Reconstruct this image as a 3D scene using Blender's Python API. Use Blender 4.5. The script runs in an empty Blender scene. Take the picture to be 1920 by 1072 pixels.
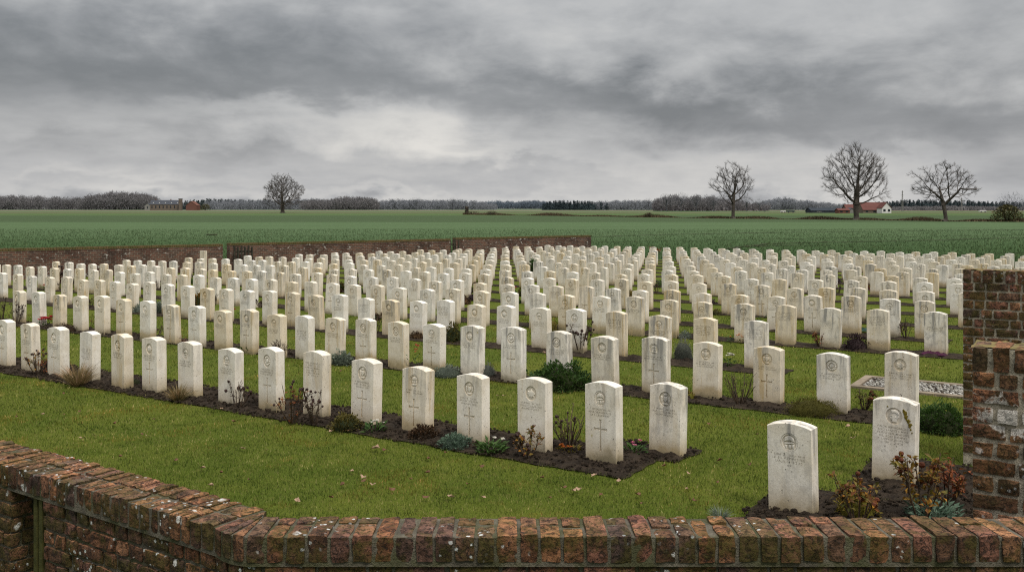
import bpy, bmesh, math, random
import numpy as np
from mathutils import Vector, Matrix, noise as mnoise
R = math.radians
scene = bpy.context.scene
COL = scene.collection
rnd = random.Random(7)

# ------------------------------------------------------------------ frame of the place
CAM_H = 2.56
F = 1700.0 / 1920.0 * 36.0
TH = R(33.3)                       # direction of the grave rows
CU, SU = math.cos(TH), math.sin(TH)
STONE_YAW = -R(37.0)


def uv(u, v, z=0.0):
    """u runs along the grave rows, v across them."""
    return Vector((u * CU + v * SU, -u * SU + v * CU, z))


def to_uv(x, y):
    return x * CU - y * SU, x * SU + y * CU


def field_z(y):
    return max(0.0, 0.0108 * (y - 62.0))


def gp(px, py):
    """measured photo point -> place on the flat cemetery ground"""
    y = 1700.0 * CAM_H / (py - 408.0)
    return (px - 960.0) * y / 1700.0, y


# ------------------------------------------------------------------ mesh helper
class MB:
    def __init__(self):
        self.v = []
        self.f = []
        self.m = []

    def add(self, vs, fs, mi=0):
        o = len(self.v)
        self.v.extend([tuple(p) for p in vs])
        self.f.extend([tuple(i + o for i in f) for f in fs])
        self.m.extend([mi] * len(fs))

    def tube(self, pts, rads, n=5, mi=0, cap=True):
        pts = [Vector(p) for p in pts]
        rings = []
        for i, p in enumerate(pts):
            if i == 0:
                d = pts[1] - p
            elif i == len(pts) - 1:
                d = p - pts[i - 1]
            else:
                d = pts[i + 1] - pts[i - 1]
            if d.length < 1e-9:
                d = Vector((0, 0, 1))
            d.normalize()
            a = d.cross(Vector((0.31, 0.95, 0.05)))
            if a.length < 1e-4:
                a = d.cross(Vector((1, 0, 0)))
            a.normalize()
            b = d.cross(a)
            rings.append([p + (a * math.cos(2 * math.pi * k / n) + b * math.sin(2 * math.pi * k / n)) * rads[i] for k in range(n)])
        vs = [q for r in rings for q in r]
        fs = []
        for i in range(len(pts) - 1):
            for k in range(n):
                k2 = (k + 1) % n
                fs.append((i * n + k, i * n + k2, (i + 1) * n + k2, (i + 1) * n + k))
        if cap:
            fs.append(tuple(reversed(range(n))))
            fs.append(tuple((len(pts) - 1) * n + k for k in range(n)))
        self.add(vs, fs, mi)

    def box(self, lo, hi, mi=0):
        x0, y0, z0 = lo
        x1, y1, z1 = hi
        self.add([(x0, y0, z0), (x1, y0, z0), (x1, y1, z0), (x0, y1, z0), (x0, y0, z1), (x1, y0, z1), (x1, y1, z1), (x0, y1, z1)],
                 [(3, 2, 1, 0), (4, 5, 6, 7), (0, 1, 5, 4), (1, 2, 6, 5), (2, 3, 7, 6), (3, 0, 4, 7)], mi)

    def prism(self, poly, z0, z1, mi=0):
        n = len(poly)
        vs = [(p[0], p[1], z0) for p in poly] + [(p[0], p[1], z1) for p in poly]
        fs = [tuple(reversed(range(n))), tuple(range(n, 2 * n))]
        for i in range(n):
            j = (i + 1) % n
            fs.append((i, j, n + j, n + i))
        self.add(vs, fs, mi)

    def leaf(self, p, d, l, w, rg, mi=0, fold=0.25):
        """small folded leaf: two quads meeting along a mid rib"""
        d = Vector(d).normalized()
        s = d.cross(Vector((rg.uniform(-.6, .6), rg.uniform(-.6, .6), 1)))
        if s.length < 1e-3:
            s = Vector((1, 0, 0))
        s.normalize()
        nrm = s.cross(d)
        p = Vector(p)
        m = p + d * l * .5
        t = p + d * l - nrm * l * .12
        a = m + s * w * .5 + nrm * w * fold
        b = m - s * w * .5 + nrm * w * fold
        self.add([p, a, t, b, m], [(0, 1, 4), (1, 2, 4), (2, 3, 4), (3, 0, 4)], mi)

    def blade(self, p, d, l, w, rg, mi=0):
        p = Vector(p)
        d = Vector(d).normalized()
        s = Vector((rg.uniform(-1, 1), rg.uniform(-1, 1), 0))
        s = s.normalized() * w * .5
        m = p + d * l * .6
        t = p + d * l + Vector((d.x, d.y, -.25)) * l * .25
        self.add([p - s, p + s, m + s * .7, m - s * .7, t], [(0, 1, 2, 3), (3, 2, 4)], mi)

    def ball(self, c, r, seg=10, rings=6, mi=0, bump=0.0, fr=3.0, seed=0.0):
        c = Vector(c)
        rx, ry, rz = r
        vs = [(0, 0, 1)]
        for i in range(1, rings):
            t = math.pi * i / rings
            for k in range(seg):
                a = 2 * math.pi * k / seg
                vs.append((math.sin(t) * math.cos(a), math.sin(t) * math.sin(a), math.cos(t)))
        vs.append((0, 0, -1))
        out = []
        for q in vs:
            q = Vector(q)
            k = 1.0 + (bump * mnoise.noise(q * fr + Vector((seed, seed * 1.7, 0))) if bump else 0)
            out.append(c + Vector((q.x * rx, q.y * ry, q.z * rz)) * k)
        fs = []
        for k in range(seg):
            fs.append((0, 1 + k, 1 + (k + 1) % seg))
        for i in range(rings - 2):
            for k in range(seg):
                a = 1 + i * seg + k
                b = 1 + i * seg + (k + 1) % seg
                fs.append((a, a + seg, b + seg, b))
        o = 1 + (rings - 2) * seg
        for k in range(seg):
            fs.append((o + k, len(vs) - 1, o + (k + 1) % seg))
        self.add(out, fs, mi)

    def mesh(self, name, mats, smooth=False):
        me = bpy.data.meshes.new(name)
        me.from_pydata(self.v, [], self.f)
        for m in (mats if isinstance(mats, (list, tuple)) else [mats]):
            me.materials.append(m)
        if any(self.m):
            me.polygons.foreach_set('material_index', self.m)
        if smooth:
            me.polygons.foreach_set('use_smooth', [True] * len(me.polygons))
        me.update()
        return me

    def build(self, name, mats, parent=None, smooth=False, loc=None):
        return link(name, self.mesh(name, mats, smooth), parent, loc)


def link(name, me, parent=None, loc=None):
    o = bpy.data.objects.new(name, me)
    COL.objects.link(o)
    if parent is not None:
        o.parent = parent
    if loc is not None:
        o.location = loc
    return o


def np_mesh(name, verts, faces_n, mats, mat_idx=None):
    """verts (N,3) array, faces list of equal-size index arrays"""
    me = bpy.data.meshes.new(name)
    nv = len(verts)
    nf, k = faces_n.shape
    me.vertices.add(nv)
    me.vertices.foreach_set('co', np.asarray(verts, dtype=np.float32).ravel())
    me.loops.add(nf * k)
    me.loops.foreach_set('vertex_index', faces_n.astype(np.int32).ravel())
    me.polygons.add(nf)
    me.polygons.foreach_set('loop_start', np.arange(0, nf * k, k, dtype=np.int32))
    me.polygons.foreach_set('loop_total', np.full(nf, k, dtype=np.int32))
    for m in (mats if isinstance(mats, (list, tuple)) else [mats]):
        me.materials.append(m)
    if mat_idx is not None:
        me.polygons.foreach_set('material_index', mat_idx.astype(np.int32))
    me.update(calc_edges=True)
    return me


def tag(o, label=None, cat=None, group=None, kind=None):
    if label:
        o['label'] = label
    if cat:
        o['category'] = cat
    if group:
        o['group'] = group
    if kind:
        o['kind'] = kind
    return o


def empty(name, loc, rz=0.0):
    o = bpy.data.objects.new(name, None)
    o.empty_display_size = .2
    COL.objects.link(o)
    o.location = loc
    o.rotation_euler = (0, 0, rz)
    return o


# ------------------------------------------------------------------ material helper
class NT:
    def __init__(self, name):
        self.mat = bpy.data.materials.new(name)
        self.mat.use_nodes = True
        self.t = self.mat.node_tree
        self.t.nodes.clear()
        self.out = self.t.nodes.new('ShaderNodeOutputMaterial')

    def n(self, typ, **kw):
        nd = self.t.nodes.new(typ)
        for k, v in kw.items():
            setattr(nd, k, v)
        return nd

    def set(self, sock, val):
        if isinstance(val, bpy.types.NodeSocket):
            self.t.links.new(val, sock)
        elif val is not None:
            if hasattr(sock, 'default_value'):
                dv = sock.default_value
                if hasattr(dv, '__len__'):
                    if len(dv) == 4 and hasattr(val, '__len__') and len(val) == 3:
                        val = (*val, 1.0)
                    elif not hasattr(val, '__len__'):
                        val = [val] * len(dv)
                sock.default_value = val

    def math(self, op, a, b=None, c=None, clamp=False):
        nd = self.n('ShaderNodeMath', operation=op, use_clamp=clamp)
        self.set(nd.inputs[0], a)
        if b is not None:
            self.set(nd.inputs[1], b)
        if c is not None:
            self.set(nd.inputs[2], c)
        return nd.outputs[0]

    def vmath(self, op, a, b=None):
        nd = self.n('ShaderNodeVectorMath', operation=op)
        self.set(nd.inputs[0], a)
        if b is not None:
            self.set(nd.inputs[1], b)
        return nd.outputs[0]

    def noise(self, vec, scale=5, detail=4, rough=.55, dist=0.0):
        nd = self.n('ShaderNodeTexNoise')
        self.set(nd.inputs['Vector'], vec)
        self.set(nd.inputs['Scale'], scale)
        self.set(nd.inputs['Detail'], detail)
        self.set(nd.inputs['Roughness'], rough)
        self.set(nd.inputs['Distortion'], dist)
        return nd.outputs[0]

    def voro(self, vec, scale=5, feature='F1'):
        nd = self.n('ShaderNodeTexVoronoi', feature=feature)
        self.set(nd.inputs['Vector'], vec)
        self.set(nd.inputs['Scale'], scale)
        return nd

    def step(self, x, a, b, lo=0.0, hi=1.0):
        nd = self.n('ShaderNodeMapRange', interpolation_type='SMOOTHSTEP')
        self.set(nd.inputs[0], x)
        self.set(nd.inputs[1], a)
        self.set(nd.inputs[2], b)
        self.set(nd.inputs[3], lo)
        self.set(nd.inputs[4], hi)
        return nd.outputs[0]

    def mix(self, f, a, b, mode='MIX'):
        nd = self.n('ShaderNodeMix', data_type='RGBA', blend_type=mode)
        self.set(nd.inputs[0], f)
        self.set(nd.inputs[6], a)
        self.set(nd.inputs[7], b)
        return nd.outputs[2]

    def ramp(self, f, stops):
        nd = self.n('ShaderNodeValToRGB')
        el = nd.color_ramp.elements
        while len(el) < len(stops):
            el.new(.5)
        for e, (p, c) in zip(el, stops):
            e.position = p
            e.color = (*c, 1)
        self.set(nd.inputs[0], f)
        return nd.outputs[0]

    def scale(self, vec, s):
        return self.vmath('MULTIPLY', vec, s)

    def finish(self, color, rough=.9, spec=.15, bump=None, bstr=.3, bdist=.01, trans=0.0):
        b = self.n('ShaderNodeBsdfPrincipled')
        self.set(b.inputs['Base Color'], color)
        self.set(b.inputs['Roughness'], rough)
        self.set(b.inputs['Specular IOR Level'], spec)
        if bump is not None:
            bn = self.n('ShaderNodeBump')
            self.set(bn.inputs['Strength'], bstr)
            self.set(bn.inputs['Distance'], bdist)
            self.set(bn.inputs['Height'], bump)
            self.t.links.new(bn.outputs[0], b.inputs['Normal'])
        sh = b.outputs[0]
        if trans:
            tr = self.n('ShaderNodeBsdfTranslucent')
            self.set(tr.inputs[0], color)
            mx = self.n('ShaderNodeMixShader')
            mx.inputs[0].default_value = trans
            self.t.links.new(sh, mx.inputs[1])
            self.t.links.new(tr.outputs[0], mx.inputs[2])
            sh = mx.outputs[0]
        self.t.links.new(sh, self.out.inputs[0])
        return self.mat

    def objco(self):
        return self.n('ShaderNodeTexCoord').outputs['Object']

    def pos(self):
        return self.n('ShaderNodeNewGeometry').outputs['Position']

    def island(self):
        return self.n('ShaderNodeNewGeometry').outputs['Random Per Island']

    def sep(self, v):
        nd = self.n('ShaderNodeSeparateXYZ')
        self.set(nd.inputs[0], v)
        return nd.outputs


def leafy(name, cols, rough=.7, trans=.25):
    """leaf / stem material whose colour changes from leaf to leaf"""
    t = NT(name)
    n = len(cols)
    r = t.island()
    c = t.ramp(r, [((i + .0) / max(1, n - 1), cc) for i, cc in enumerate(cols)])
    nz = t.noise(t.pos(), 25, 2)
    c = t.mix(t.step(nz, .3, .7), c, t.mix(1.0, c, (.6, .6, .55), 'MULTIPLY'))
    return t.finish(c, rough, .25, trans=trans)


def plain(name, c, c2=None, sc=6, rough=.9, bump=.0, spec=.15):
    t = NT(name)
    nz = t.noise(t.pos(), sc, 5)
    c2 = c2 or tuple(x * .6 for x in c)
    col = t.mix(t.step(nz, .3, .7), c, c2)
    return t.finish(col, rough, spec, bump=nz if bump else None, bstr=bump, bdist=.03)


# --- headstone limestone
def stone_material(name, stuff=False, dark=1.0):
    t = NT(name)
    oc = t.objco()
    if stuff:
        at = t.n('ShaderNodeAttribute', attribute_name='tint')
        ctl = at.outputs['Color']
        a2 = t.n('ShaderNodeAttribute', attribute_name='slabco')
        oc = a2.outputs['Vector']
        sc3 = t.n('ShaderNodeSeparateColor')
        t.set(sc3.inputs[0], ctl)
        seed = at.outputs['Alpha']
        off = t.vmath('MULTIPLY', t.pos(), (.0, .0, .0))
        off = t.vmath('ADD', off, seed)
        off = t.scale(off, (57.0, 31.0, 83.0))
    else:
        oi = t.n('ShaderNodeObjectInfo')
        sc3 = t.n('ShaderNodeSeparateColor')
        t.set(sc3.inputs[0], oi.outputs['Color'])
        off = t.scale(oi.outputs['Location'], (7.31, 5.17, 3.7))
    cream, grey, stain = sc3.outputs[0], sc3.outputs[1], sc3.outputs[2]
    p = t.vmath('ADD', oc, off)
    z = t.sep(oc)[2]
    n1 = t.noise(p, 4.0, 6, .6)
    n2 = t.noise(t.scale(p, (13, 13, 1.3)), 1.0, 5, .6, .3)
    n3 = t.noise(p, 45, 5, .65)
    n4 = t.noise(p, 150, 3, .6)
    n5 = t.noise(p, 9, 6, .65, .6)
    base = t.mix(cream, (.77, .725, .645), (.68, .57, .40))
    base = t.mix(t.step(n1, .38, .68), base, t.mix(1.0, base, (.86, .83, .77), 'MULTIPLY'))
    base = t.mix(t.math('MULTIPLY', t.step(n3, .47, .72), .42), base, (.42, .37, .30))
    # rain streaks, strongest under the curved top
    topf = t.step(z, .15, .80, .25, 1.0)
    st = t.math('MULTIPLY', t.step(n2, .44, .66), topf)
    st = t.math('MULTIPLY', st, t.math('ADD', .12, t.math('MULTIPLY', grey, 1.5)))
    base = t.mix(t.math('MINIMUM', st, .85), base, (.235, .225, .205))
    blot = t.math('MULTIPLY', t.step(n5, .48, .64), t.math('MULTIPLY', grey, .55))
    base = t.mix(blot, base, (.27, .26, .24))
    # earth splash and algae near the foot; the lowest band also paints contact shade
    zz = t.math('ADD', z, t.math('MULTIPLY', t.math('SUBTRACT', n1, .5), .34))
    foot = t.math('MULTIPLY', t.step(zz, .30, .02), t.math('ADD', .35, t.math('MULTIPLY', stain, 1.1)))
    base = t.mix(t.math('MINIMUM', foot, .9), base, (.36, .275, .15))
    foot2 = t.math('MULTIPLY', t.step(zz, .13, .0), .8)
    base = t.mix(foot2, base, (.15, .125, .07))
    n6 = t.noise(t.scale(t.vmath('ADD', p, (5.0, 3.0, 1.0)), (9, 9, .8)), 1.0, 4, .6, .4)
    ys_k = t.math('MULTIPLY', t.step(n6, .54, .66), t.math('MULTIPLY', cream, 1.1))
    base = t.mix(t.math('MINIMUM', ys_k, .7), base, (.47, .345, .17))
    # pits and lichen specks
    vo = t.voro(p, 26)
    sp = t.math('MULTIPLY', t.step(vo.outputs['Distance'], .21, .10), t.step(t.noise(p, 6, 3), .48, .60))
    base = t.mix(t.math('MULTIPLY', sp, .8), base, (.09, .085, .07))
    vo2 = t.voro(p, 7)
    ls = t.math('MULTIPLY', t.step(t.math('ADD', vo2.outputs['Distance'], t.math('MULTIPLY', n3, .3)), .27, .2), t.step(n1, .56, .62))
    base = t.mix(t.math('MULTIPLY', ls, .65), base, (.33, .27, .07))
    if dark != 1.0:
        base = t.mix(1.0, base, (dark, dark * .97, dark * .92), 'MULTIPLY')
    bmp = t.math('ADD', n3, t.math('MULTIPLY', n4, .5))
    return t.finish(base, .88, .2, bump=bmp, bstr=.35, bdist=.004)


M_STONE = stone_material('limestone')
M_STONE_FAR = stone_material('limestone_far', stuff=True)
M_RECESS = stone_material('limestone_recess', dark=.92)  # darker limestone copy, adds painted shade inside the carved recesses
M_CUT_SHADE = stone_material('inscription_shadow', dark=.58)  # darkened limestone, stands in for the shade in the cut letters


# --- brickwork
def brick_material(name, moss=.5, lichen=.5, white=0.0, tone=1.0):
    t = NT(name)
    p = t.pos()
    r = t.island()
    c = t.ramp(r, [(0, (.085, .045, .026)), (.18, (.165, .072, .036)), (.36, (.10, .060, .038)), (.52, (.215, .098, .046)),
                   (.68, (.070, .044, .034)), (.84, (.17, .075, .048)), (1, (.24, .118, .058))])
    n1 = t.noise(p, 16, 6, .65)
    n2 = t.noise(p, 70, 5, .7)
    n3 = t.noise(p, 5.5, 5, .6, .5)
    c = t.mix(t.step(n1, .38, .62), c, t.mix(1.0, c, (.36, .36, .36), 'MULTIPLY'))
    c = t.mix(t.math('MULTIPLY', t.step(n2, .50, .66), .8), c, (.03, .022, .018))
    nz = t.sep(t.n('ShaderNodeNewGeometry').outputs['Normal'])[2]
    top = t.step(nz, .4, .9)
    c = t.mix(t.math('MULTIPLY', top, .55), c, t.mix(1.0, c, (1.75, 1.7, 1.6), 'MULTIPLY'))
    n4 = t.noise(p, 34, 6, .75, 1.2)
    c = t.mix(t.math('MULTIPLY', t.step(n4, .53, .60), .8), c, (.022, .016, .012))
    side = t.math('SUBTRACT', 1.0, t.step(nz, .1, .6))  # upright faces darkened in the colour: mossy tone plus painted shade
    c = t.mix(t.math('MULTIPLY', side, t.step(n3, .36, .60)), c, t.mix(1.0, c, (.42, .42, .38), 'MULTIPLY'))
    c = t.mix(1.0, c, (tone, tone, tone), 'MULTIPLY')
    # moss
    mo = t.math('MULTIPLY', t.step(t.math('ADD', n3, t.math('MULTIPLY', n1, .35)), .60, .72), moss)
    mo = t.math('MULTIPLY', mo, t.step(n2, .25, .6))
    c = t.mix(mo, c, t.mix(n2, (.095, .080, .012), (.13, .115, .022)))
    # white lichen
    vo = t.voro(t.vmath('ADD', p, t.scale(t.n('ShaderNodeTexNoise').outputs[1], (0, 0, 0))), 26)
    d = t.math('ADD', vo.outputs['Distance'], t.math('MULTIPLY', t.math('SUBTRACT', n2, .5), .55))
    li = t.math('MULTIPLY', t.step(d, .24, .16), t.step(t.noise(p, 3.3, 4), .52, .60))
    c = t.mix(t.math('MULTIPLY', li, lichen), c, (.52, .53, .50))
    v3 = t.voro(p, 8)
    d3 = t.math('ADD', v3.outputs['Distance'], t.math('MULTIPLY', t.math('SUBTRACT', n1, .5), .6))
    l3 = t.math('MULTIPLY', t.step(d3, .16, .10), t.step(t.noise(p, 2.1, 3), .50, .56))
    c = t.mix(t.math('MULTIPLY', l3, lichen), c, (.50, .49, .45))
    if white > 0:
        zz = t.sep(p)[2]
        w = t.step(t.math('ADD', t.noise(p, 9, 6, .7, .8), t.math('MULTIPLY', t.math('ABSOLUTE', t.math('SUBTRACT', zz, 1.59)), -1.3)), .40, .50)
        c = t.mix(t.math('MULTIPLY', w, white), c, (.44, .41, .36))
    b = t.math('ADD', t.math('MULTIPLY', n1, 1.0), t.math('MULTIPLY', n2, .6))
    return t.finish(c, .92, .18, bump=t.math('SUBTRACT', b, t.math('MULTIPLY', t.step(n4, .53, .60), .5)), bstr=1.0, bdist=.014)


def mortar_material(name, moss=.5, light=1.0):
    t = NT(name)
    p = t.pos()
    n1 = t.noise(p, 11, 6, .65)
    n2 = t.noise(p, 90, 4, .7)
    c = t.mix(t.step(n1, .35, .65), (.25 * light, .22 * light, .165 * light), (.13 * light, .115 * light, .085 * light))
    c = t.mix(t.math('MULTIPLY', t.step(n2, .5, .7), .6), c, (.05, .045, .035))
    mo = t.math('MULTIPLY', t.step(t.noise(p, 6, 4), .45, .6), moss)
    c = t.mix(mo, c, (.055, .06, .018))
    return t.finish(c, .95, .1, bump=t.math('ADD', n1, n2), bstr=.9, bdist=.015)


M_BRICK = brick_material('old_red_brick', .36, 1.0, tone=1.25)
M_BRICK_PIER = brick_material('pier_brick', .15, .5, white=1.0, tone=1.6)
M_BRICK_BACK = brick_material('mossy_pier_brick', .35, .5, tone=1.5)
M_MORTAR = mortar_material('lime_mortar', .6, .62)
M_MORTAR_PIER = mortar_material('pier_mortar', .12, 1.75)


def far_brick_material():
    t = NT('far_brickwork')
    oc = t.objco()
    br = t.n('ShaderNodeTexBrick', offset=.5)
    t.set(br.inputs['Vector'], t.n('ShaderNodeTexCoord').outputs['UV'])
    t.set(br.inputs['Scale'], 1.0)
    br.inputs['Brick Width'].default_value = .235
    br.inputs['Row Height'].default_value = .09
    br.inputs['Mortar Size'].default_value = .012
    br.inputs['Color1'].default_value = (.15, .07, .048, 1)
    br.inputs['Color2'].default_value = (.07, .042, .034, 1)
    br.inputs['Mortar'].default_value = (.17, .145, .11, 1)
    n1 = t.noise(oc, 1.1, 5, .6)
    n2 = t.noise(oc, 7, 6, .7)
    c = t.mix(t.step(n1, .4, .65), br.outputs[0], t.mix(1.0, br.outputs[0], (.5, .48, .5), 'MULTIPLY'))
    c = t.mix(t.math('MULTIPLY', t.step(n2, .5, .7), .55), c, (.03, .028, .018))
    n3 = t.noise(t.scale(oc, (1, 1, 1.6)), 4.2, 6, .75)
    c = t.mix(t.math('MULTIPLY', t.step(n3, .57, .63), t.step(n1, .42, .56)), c, (.42, .40, .36))
    nz = t.sep(t.n('ShaderNodeNewGeometry').outputs['Normal'])[2]
    return t.finish(c, .95, .1, bump=t.math('ADD', br.outputs[1], n2), bstr=.5, bdist=.02)


M_FARBRICK = far_brick_material()
M_FARCOPE = plain('far_coping', (.13, .085, .04), (.07, .065, .022), 5, bump=.5)
M_MOSSTOP = plain('mossy_brick_top', (.20, .15, .06), (.10, .085, .03), 14, bump=.8)


# --- ground
def lawn_material():
    t = NT('lawn_ground')
    p = t.pos()
    n1 = t.noise(p, .5, 5, .6)
    n2 = t.noise(p, 9, 6, .7)
    n3 = t.noise(t.scale(p, (55, 55, 55)), 1, 3, .7)
    c = t.mix(t.step(n1, .35, .65), (.070, .096, .012), (.108, .125, .018))
    c = t.mix(t.math('MULTIPLY', t.step(n2, .5, .72), .55), c, (.15, .13, .035))
    c = t.mix(t.math('MULTIPLY', t.step(n3, .42, .66), .6), c, (.032, .044, .006))
    return t.finish(c, .95, .05, bump=t.math('ADD', n3, n2), bstr=.8, bdist=.03)


def field_material():
    t = NT('crop_field')
    p = t.pos()
    s = t.sep(p)
    y = s[1]
    n1 = t.noise(t.scale(p, (.02, .06, 0)), 1, 5, .6)
    n2 = t.noise(t.scale(p, (1.1, .8, 1)), 1, 6, .75)
    n3 = t.noise(t.scale(p, (4.5, 2.2, 1)), 1, 4, .75)
    ys = t.math('ADD', y, t.math('MULTIPLY', t.math('SUBTRACT', n1, .5), 26))
    near = t.mix(t.step(n3, .35, .68), (.017, .040, .011), (.056, .092, .032))
    near = t.mix(t.math('MULTIPLY', t.step(n2, .5, .7), .5), near, (.022, .042, .014))
    mid = t.mix(t.step(n2, .3, .7), (.056, .092, .038), (.074, .110, .050))
    far = t.mix(t.step(n2, .3, .7), (.040, .062, .027), (.052, .076, .033))
    c = t.mix(t.step(y, 60, 125), near, mid)
    c = t.mix(t.step(ys, 195, 215), c, far)
    c = t.mix(t.step(ys, 375, 385), c, (.062, .094, .034))
    c = t.mix(t.step(ys, 560, 575), c, (.10, .088, .05))
    c = t.mix(t.step(ys, 640, 650), c, (.07, .10, .045))
    c = t.mix(t.step(ys, 880, 900), c, (.14, .115, .075))
    c = t.mix(t.step(ys, 1020, 1060), c, (.095, .115, .07))
    # tractor tramlines
    w = t.n('ShaderNodeTexWave', wave_type='BANDS', bands_direction='X')
    rot = t.n('ShaderNodeVectorRotate', rotation_type='Z_AXIS')
    t.set(rot.inputs['Vector'], p)
    rot.inputs['Angle'].default_value = R(66)
    t.set(w.inputs['Vector'], rot.outputs[0])
    w.inputs['Scale'].default_value = .0105
    w.inputs['Distortion'].default_value = .12
    w.inputs['Detail'].default_value = 2
    tr = t.math('MULTIPLY', t.step(w.outputs[1], .9968, .9995), t.step(y, 260, 120))
    c = t.mix(t.math('MULTIPLY', tr, .75), c, (.016, .02, .008))
    return t.finish(c, .95, .05, bump=t.math('ADD', n3, n2), bstr=.6, bdist=.12)


def soil_material():
    t = NT('dark_soil')
    p = t.pos()
    n1 = t.noise(p, 7, 6, .7)
    n2 = t.noise(p, 55, 5, .75)
    c = t.mix(t.step(n1, .35, .65), (.052, .038, .026), (.020, .0145, .010))
    c = t.mix(t.math('MULTIPLY', t.step(n2, .6, .74), .7), c, (.075, .055, .035))
    vo = t.voro(p, 42)
    c = t.mix(t.math('MULTIPLY', t.step(vo.outputs['Distance'], .14, .08), t.step(n1, .5, .6)), c, (.22, .20, .17))
    return t.finish(c, .95, .1, bump=t.math('ADD', n1, n2), bstr=1.0, bdist=.03)


M_LAWN = lawn_material()
M_FIELD = field_material()
M_SOIL = soil_material()


def grass_mat(name, c1, c2, c3):
    t = NT(name)
    r = t.island()
    c = t.ramp(r, [(0, c1), (.4, c2), (.72, c2), (1, c3)])
    n1 = t.noise(t.pos(), .6, 5, .6)
    c = t.mix(t.math('MULTIPLY', t.step(n1, .44, .64), .9), c, t.mix(1.0, c, (1.8, 1.5, 1.8), 'MULTIPLY'))
    n2 = t.noise(t.pos(), 2.8, 5, .65, .6)
    c = t.mix(t.step(n2, .36, .60), t.mix(1.0, c, (.36, .45, .32), 'MULTIPLY'), c)
    n5 = t.noise(t.pos(), 1.1, 5, .65, .8)
    c = t.mix(t.math('MULTIPLY', t.step(n5, .50, .64), .85), c, t.mix(1.0, c, (1.30, .86, .75), 'MULTIPLY'))
    n3 = t.noise(t.pos(), 11, 4, .6)
    c = t.mix(t.step(n3, .38, .56), t.mix(1.0, c, (.70, .74, .66), 'MULTIPLY'), c)
    return t.finish(c, .75, .15, trans=.25)


M_GRASS = grass_mat('lawn_grass', (.052, .088, .009), (.118, .158, .020), (.38, .35, .13))
M_CROP = grass_mat('crop_leaves', (.024, .050, .016), (.052, .090, .032), (.10, .135, .06))
M_TUFT = grass_mat('dry_grass', (.10, .085, .03), (.20, .16, .07), (.34, .27, .15))

M_BARK = plain('bark', (.085, .070, .056), (.05, .043, .036), 4)  # bark lightened, a little distance haze mixed into its colour
M_TWIG = plain('twigs', (.085, .072, .062), (.06, .052, .046), 4)  # same painted haze for the twigs
M_STEM = leafy('woody_stem', [(.05, .032, .02), (.09, .058, .035), (.035, .025, .018)], trans=0)
M_RUST = leafy('rust_leaves', [(.20, .05, .022), (.30, .09, .025), (.10, .03, .018), (.26, .14, .03)])
M_ROSE = leafy('rose_leaves', [(.22, .06, .018), (.15, .12, .022), (.38, .17, .016), (.09, .10, .02), (.14, .04, .018), (.20, .16, .03)])
M_GREEN = leafy('green_leaves', [(.032, .075, .014), (.07, .13, .024), (.045, .095, .024)])
M_BRIGHT = leafy('bright_green_leaves', [(.05, .11, .02), (.075, .13, .03), (.035, .085, .018)])
M_SILVER = leafy('silver_leaves', [(.17, .21, .16), (.25, .28, .22), (.12, .16, .11)])
M_BLUEGREEN = leafy('blue_green_leaves', [(.10, .16, .11), (.14, .20, .14), (.07, .12, .075)])
M_DARKHEAD = leafy('dried_heads', [(.018, .012, .010), (.035, .018, .014), (.055, .022, .018)], trans=0)
M_OLIVE = leafy('olive_leaves', [(.09, .075, .016), (.15, .12, .026), (.06, .06, .016)])
M_MOSS = leafy('moss_leaves', [(.085, .075, .012), (.14, .115, .018), (.06, .065, .012)])
M_YELLOW = leafy('yellow_leaves', [(.28, .20, .03), (.22, .17, .02), (.16, .14, .025)])
M_BROWN = leafy('brown_leaves', [(.055, .03, .015), (.085, .045, .02), (.03, .02, .012)])
M_HEATHER = leafy('heather_leaves', [(.045, .028, .03), (.07, .035, .042), (.03, .022, .02)])
M_RED = leafy('red_petals', [(.45, .025, .03), (.55, .05, .06), (.35, .02, .03)])
M_PINK = leafy('pink_petals', [(.55, .12, .22), (.62, .2, .3)])
M_ORANGE = leafy('orange_petals', [(.5, .10, .02), (.55, .18, .03)])
M_WHITE = leafy('white_petals', [(.7, .68, .6), (.6, .55, .48)])
M_DEADLEAF = leafy('fallen_leaves_brown', [(.10, .04, .02), (.17, .08, .04), (.05, .025, .018)], trans=.1)
M_PALELEAF = leafy('fallen_leaves_pale', [(.32, .19, .13), (.42, .28, .19), (.24, .13, .085)], trans=.1)
M_BALL = leafy('grey_cushion', [(.15, .155, .135), (.21, .21, .19), (.11, .12, .095)])
M_GREENCLOTH = plain('green_cloth', (.018, .05, .035), (.008, .022, .016), 20, .6)
M_PURPLE = plain('purple_cloth', (.06, .012, .035), (.025, .008, .016), 20, .8)
M_GREENWOOD = plain('olive_painted_wood', (.062, .058, .016), (.035, .034, .011), 18, .7, .3)
M_DARKWOOD = plain('weathered_dark_wood', (.05, .047, .032), (.025, .024, .018), 12, .9, .3)
M_KERB = plain('stone_kerb', (.25, .20, .145), (.15, .12, .085), 6, .9, .4)
M_PEBBLE = leafy('gravel', [(.42, .40, .36), (.2, .185, .16), (.55, .53, .49), (.30, .27, .22)], rough=.8, trans=0)


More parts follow.
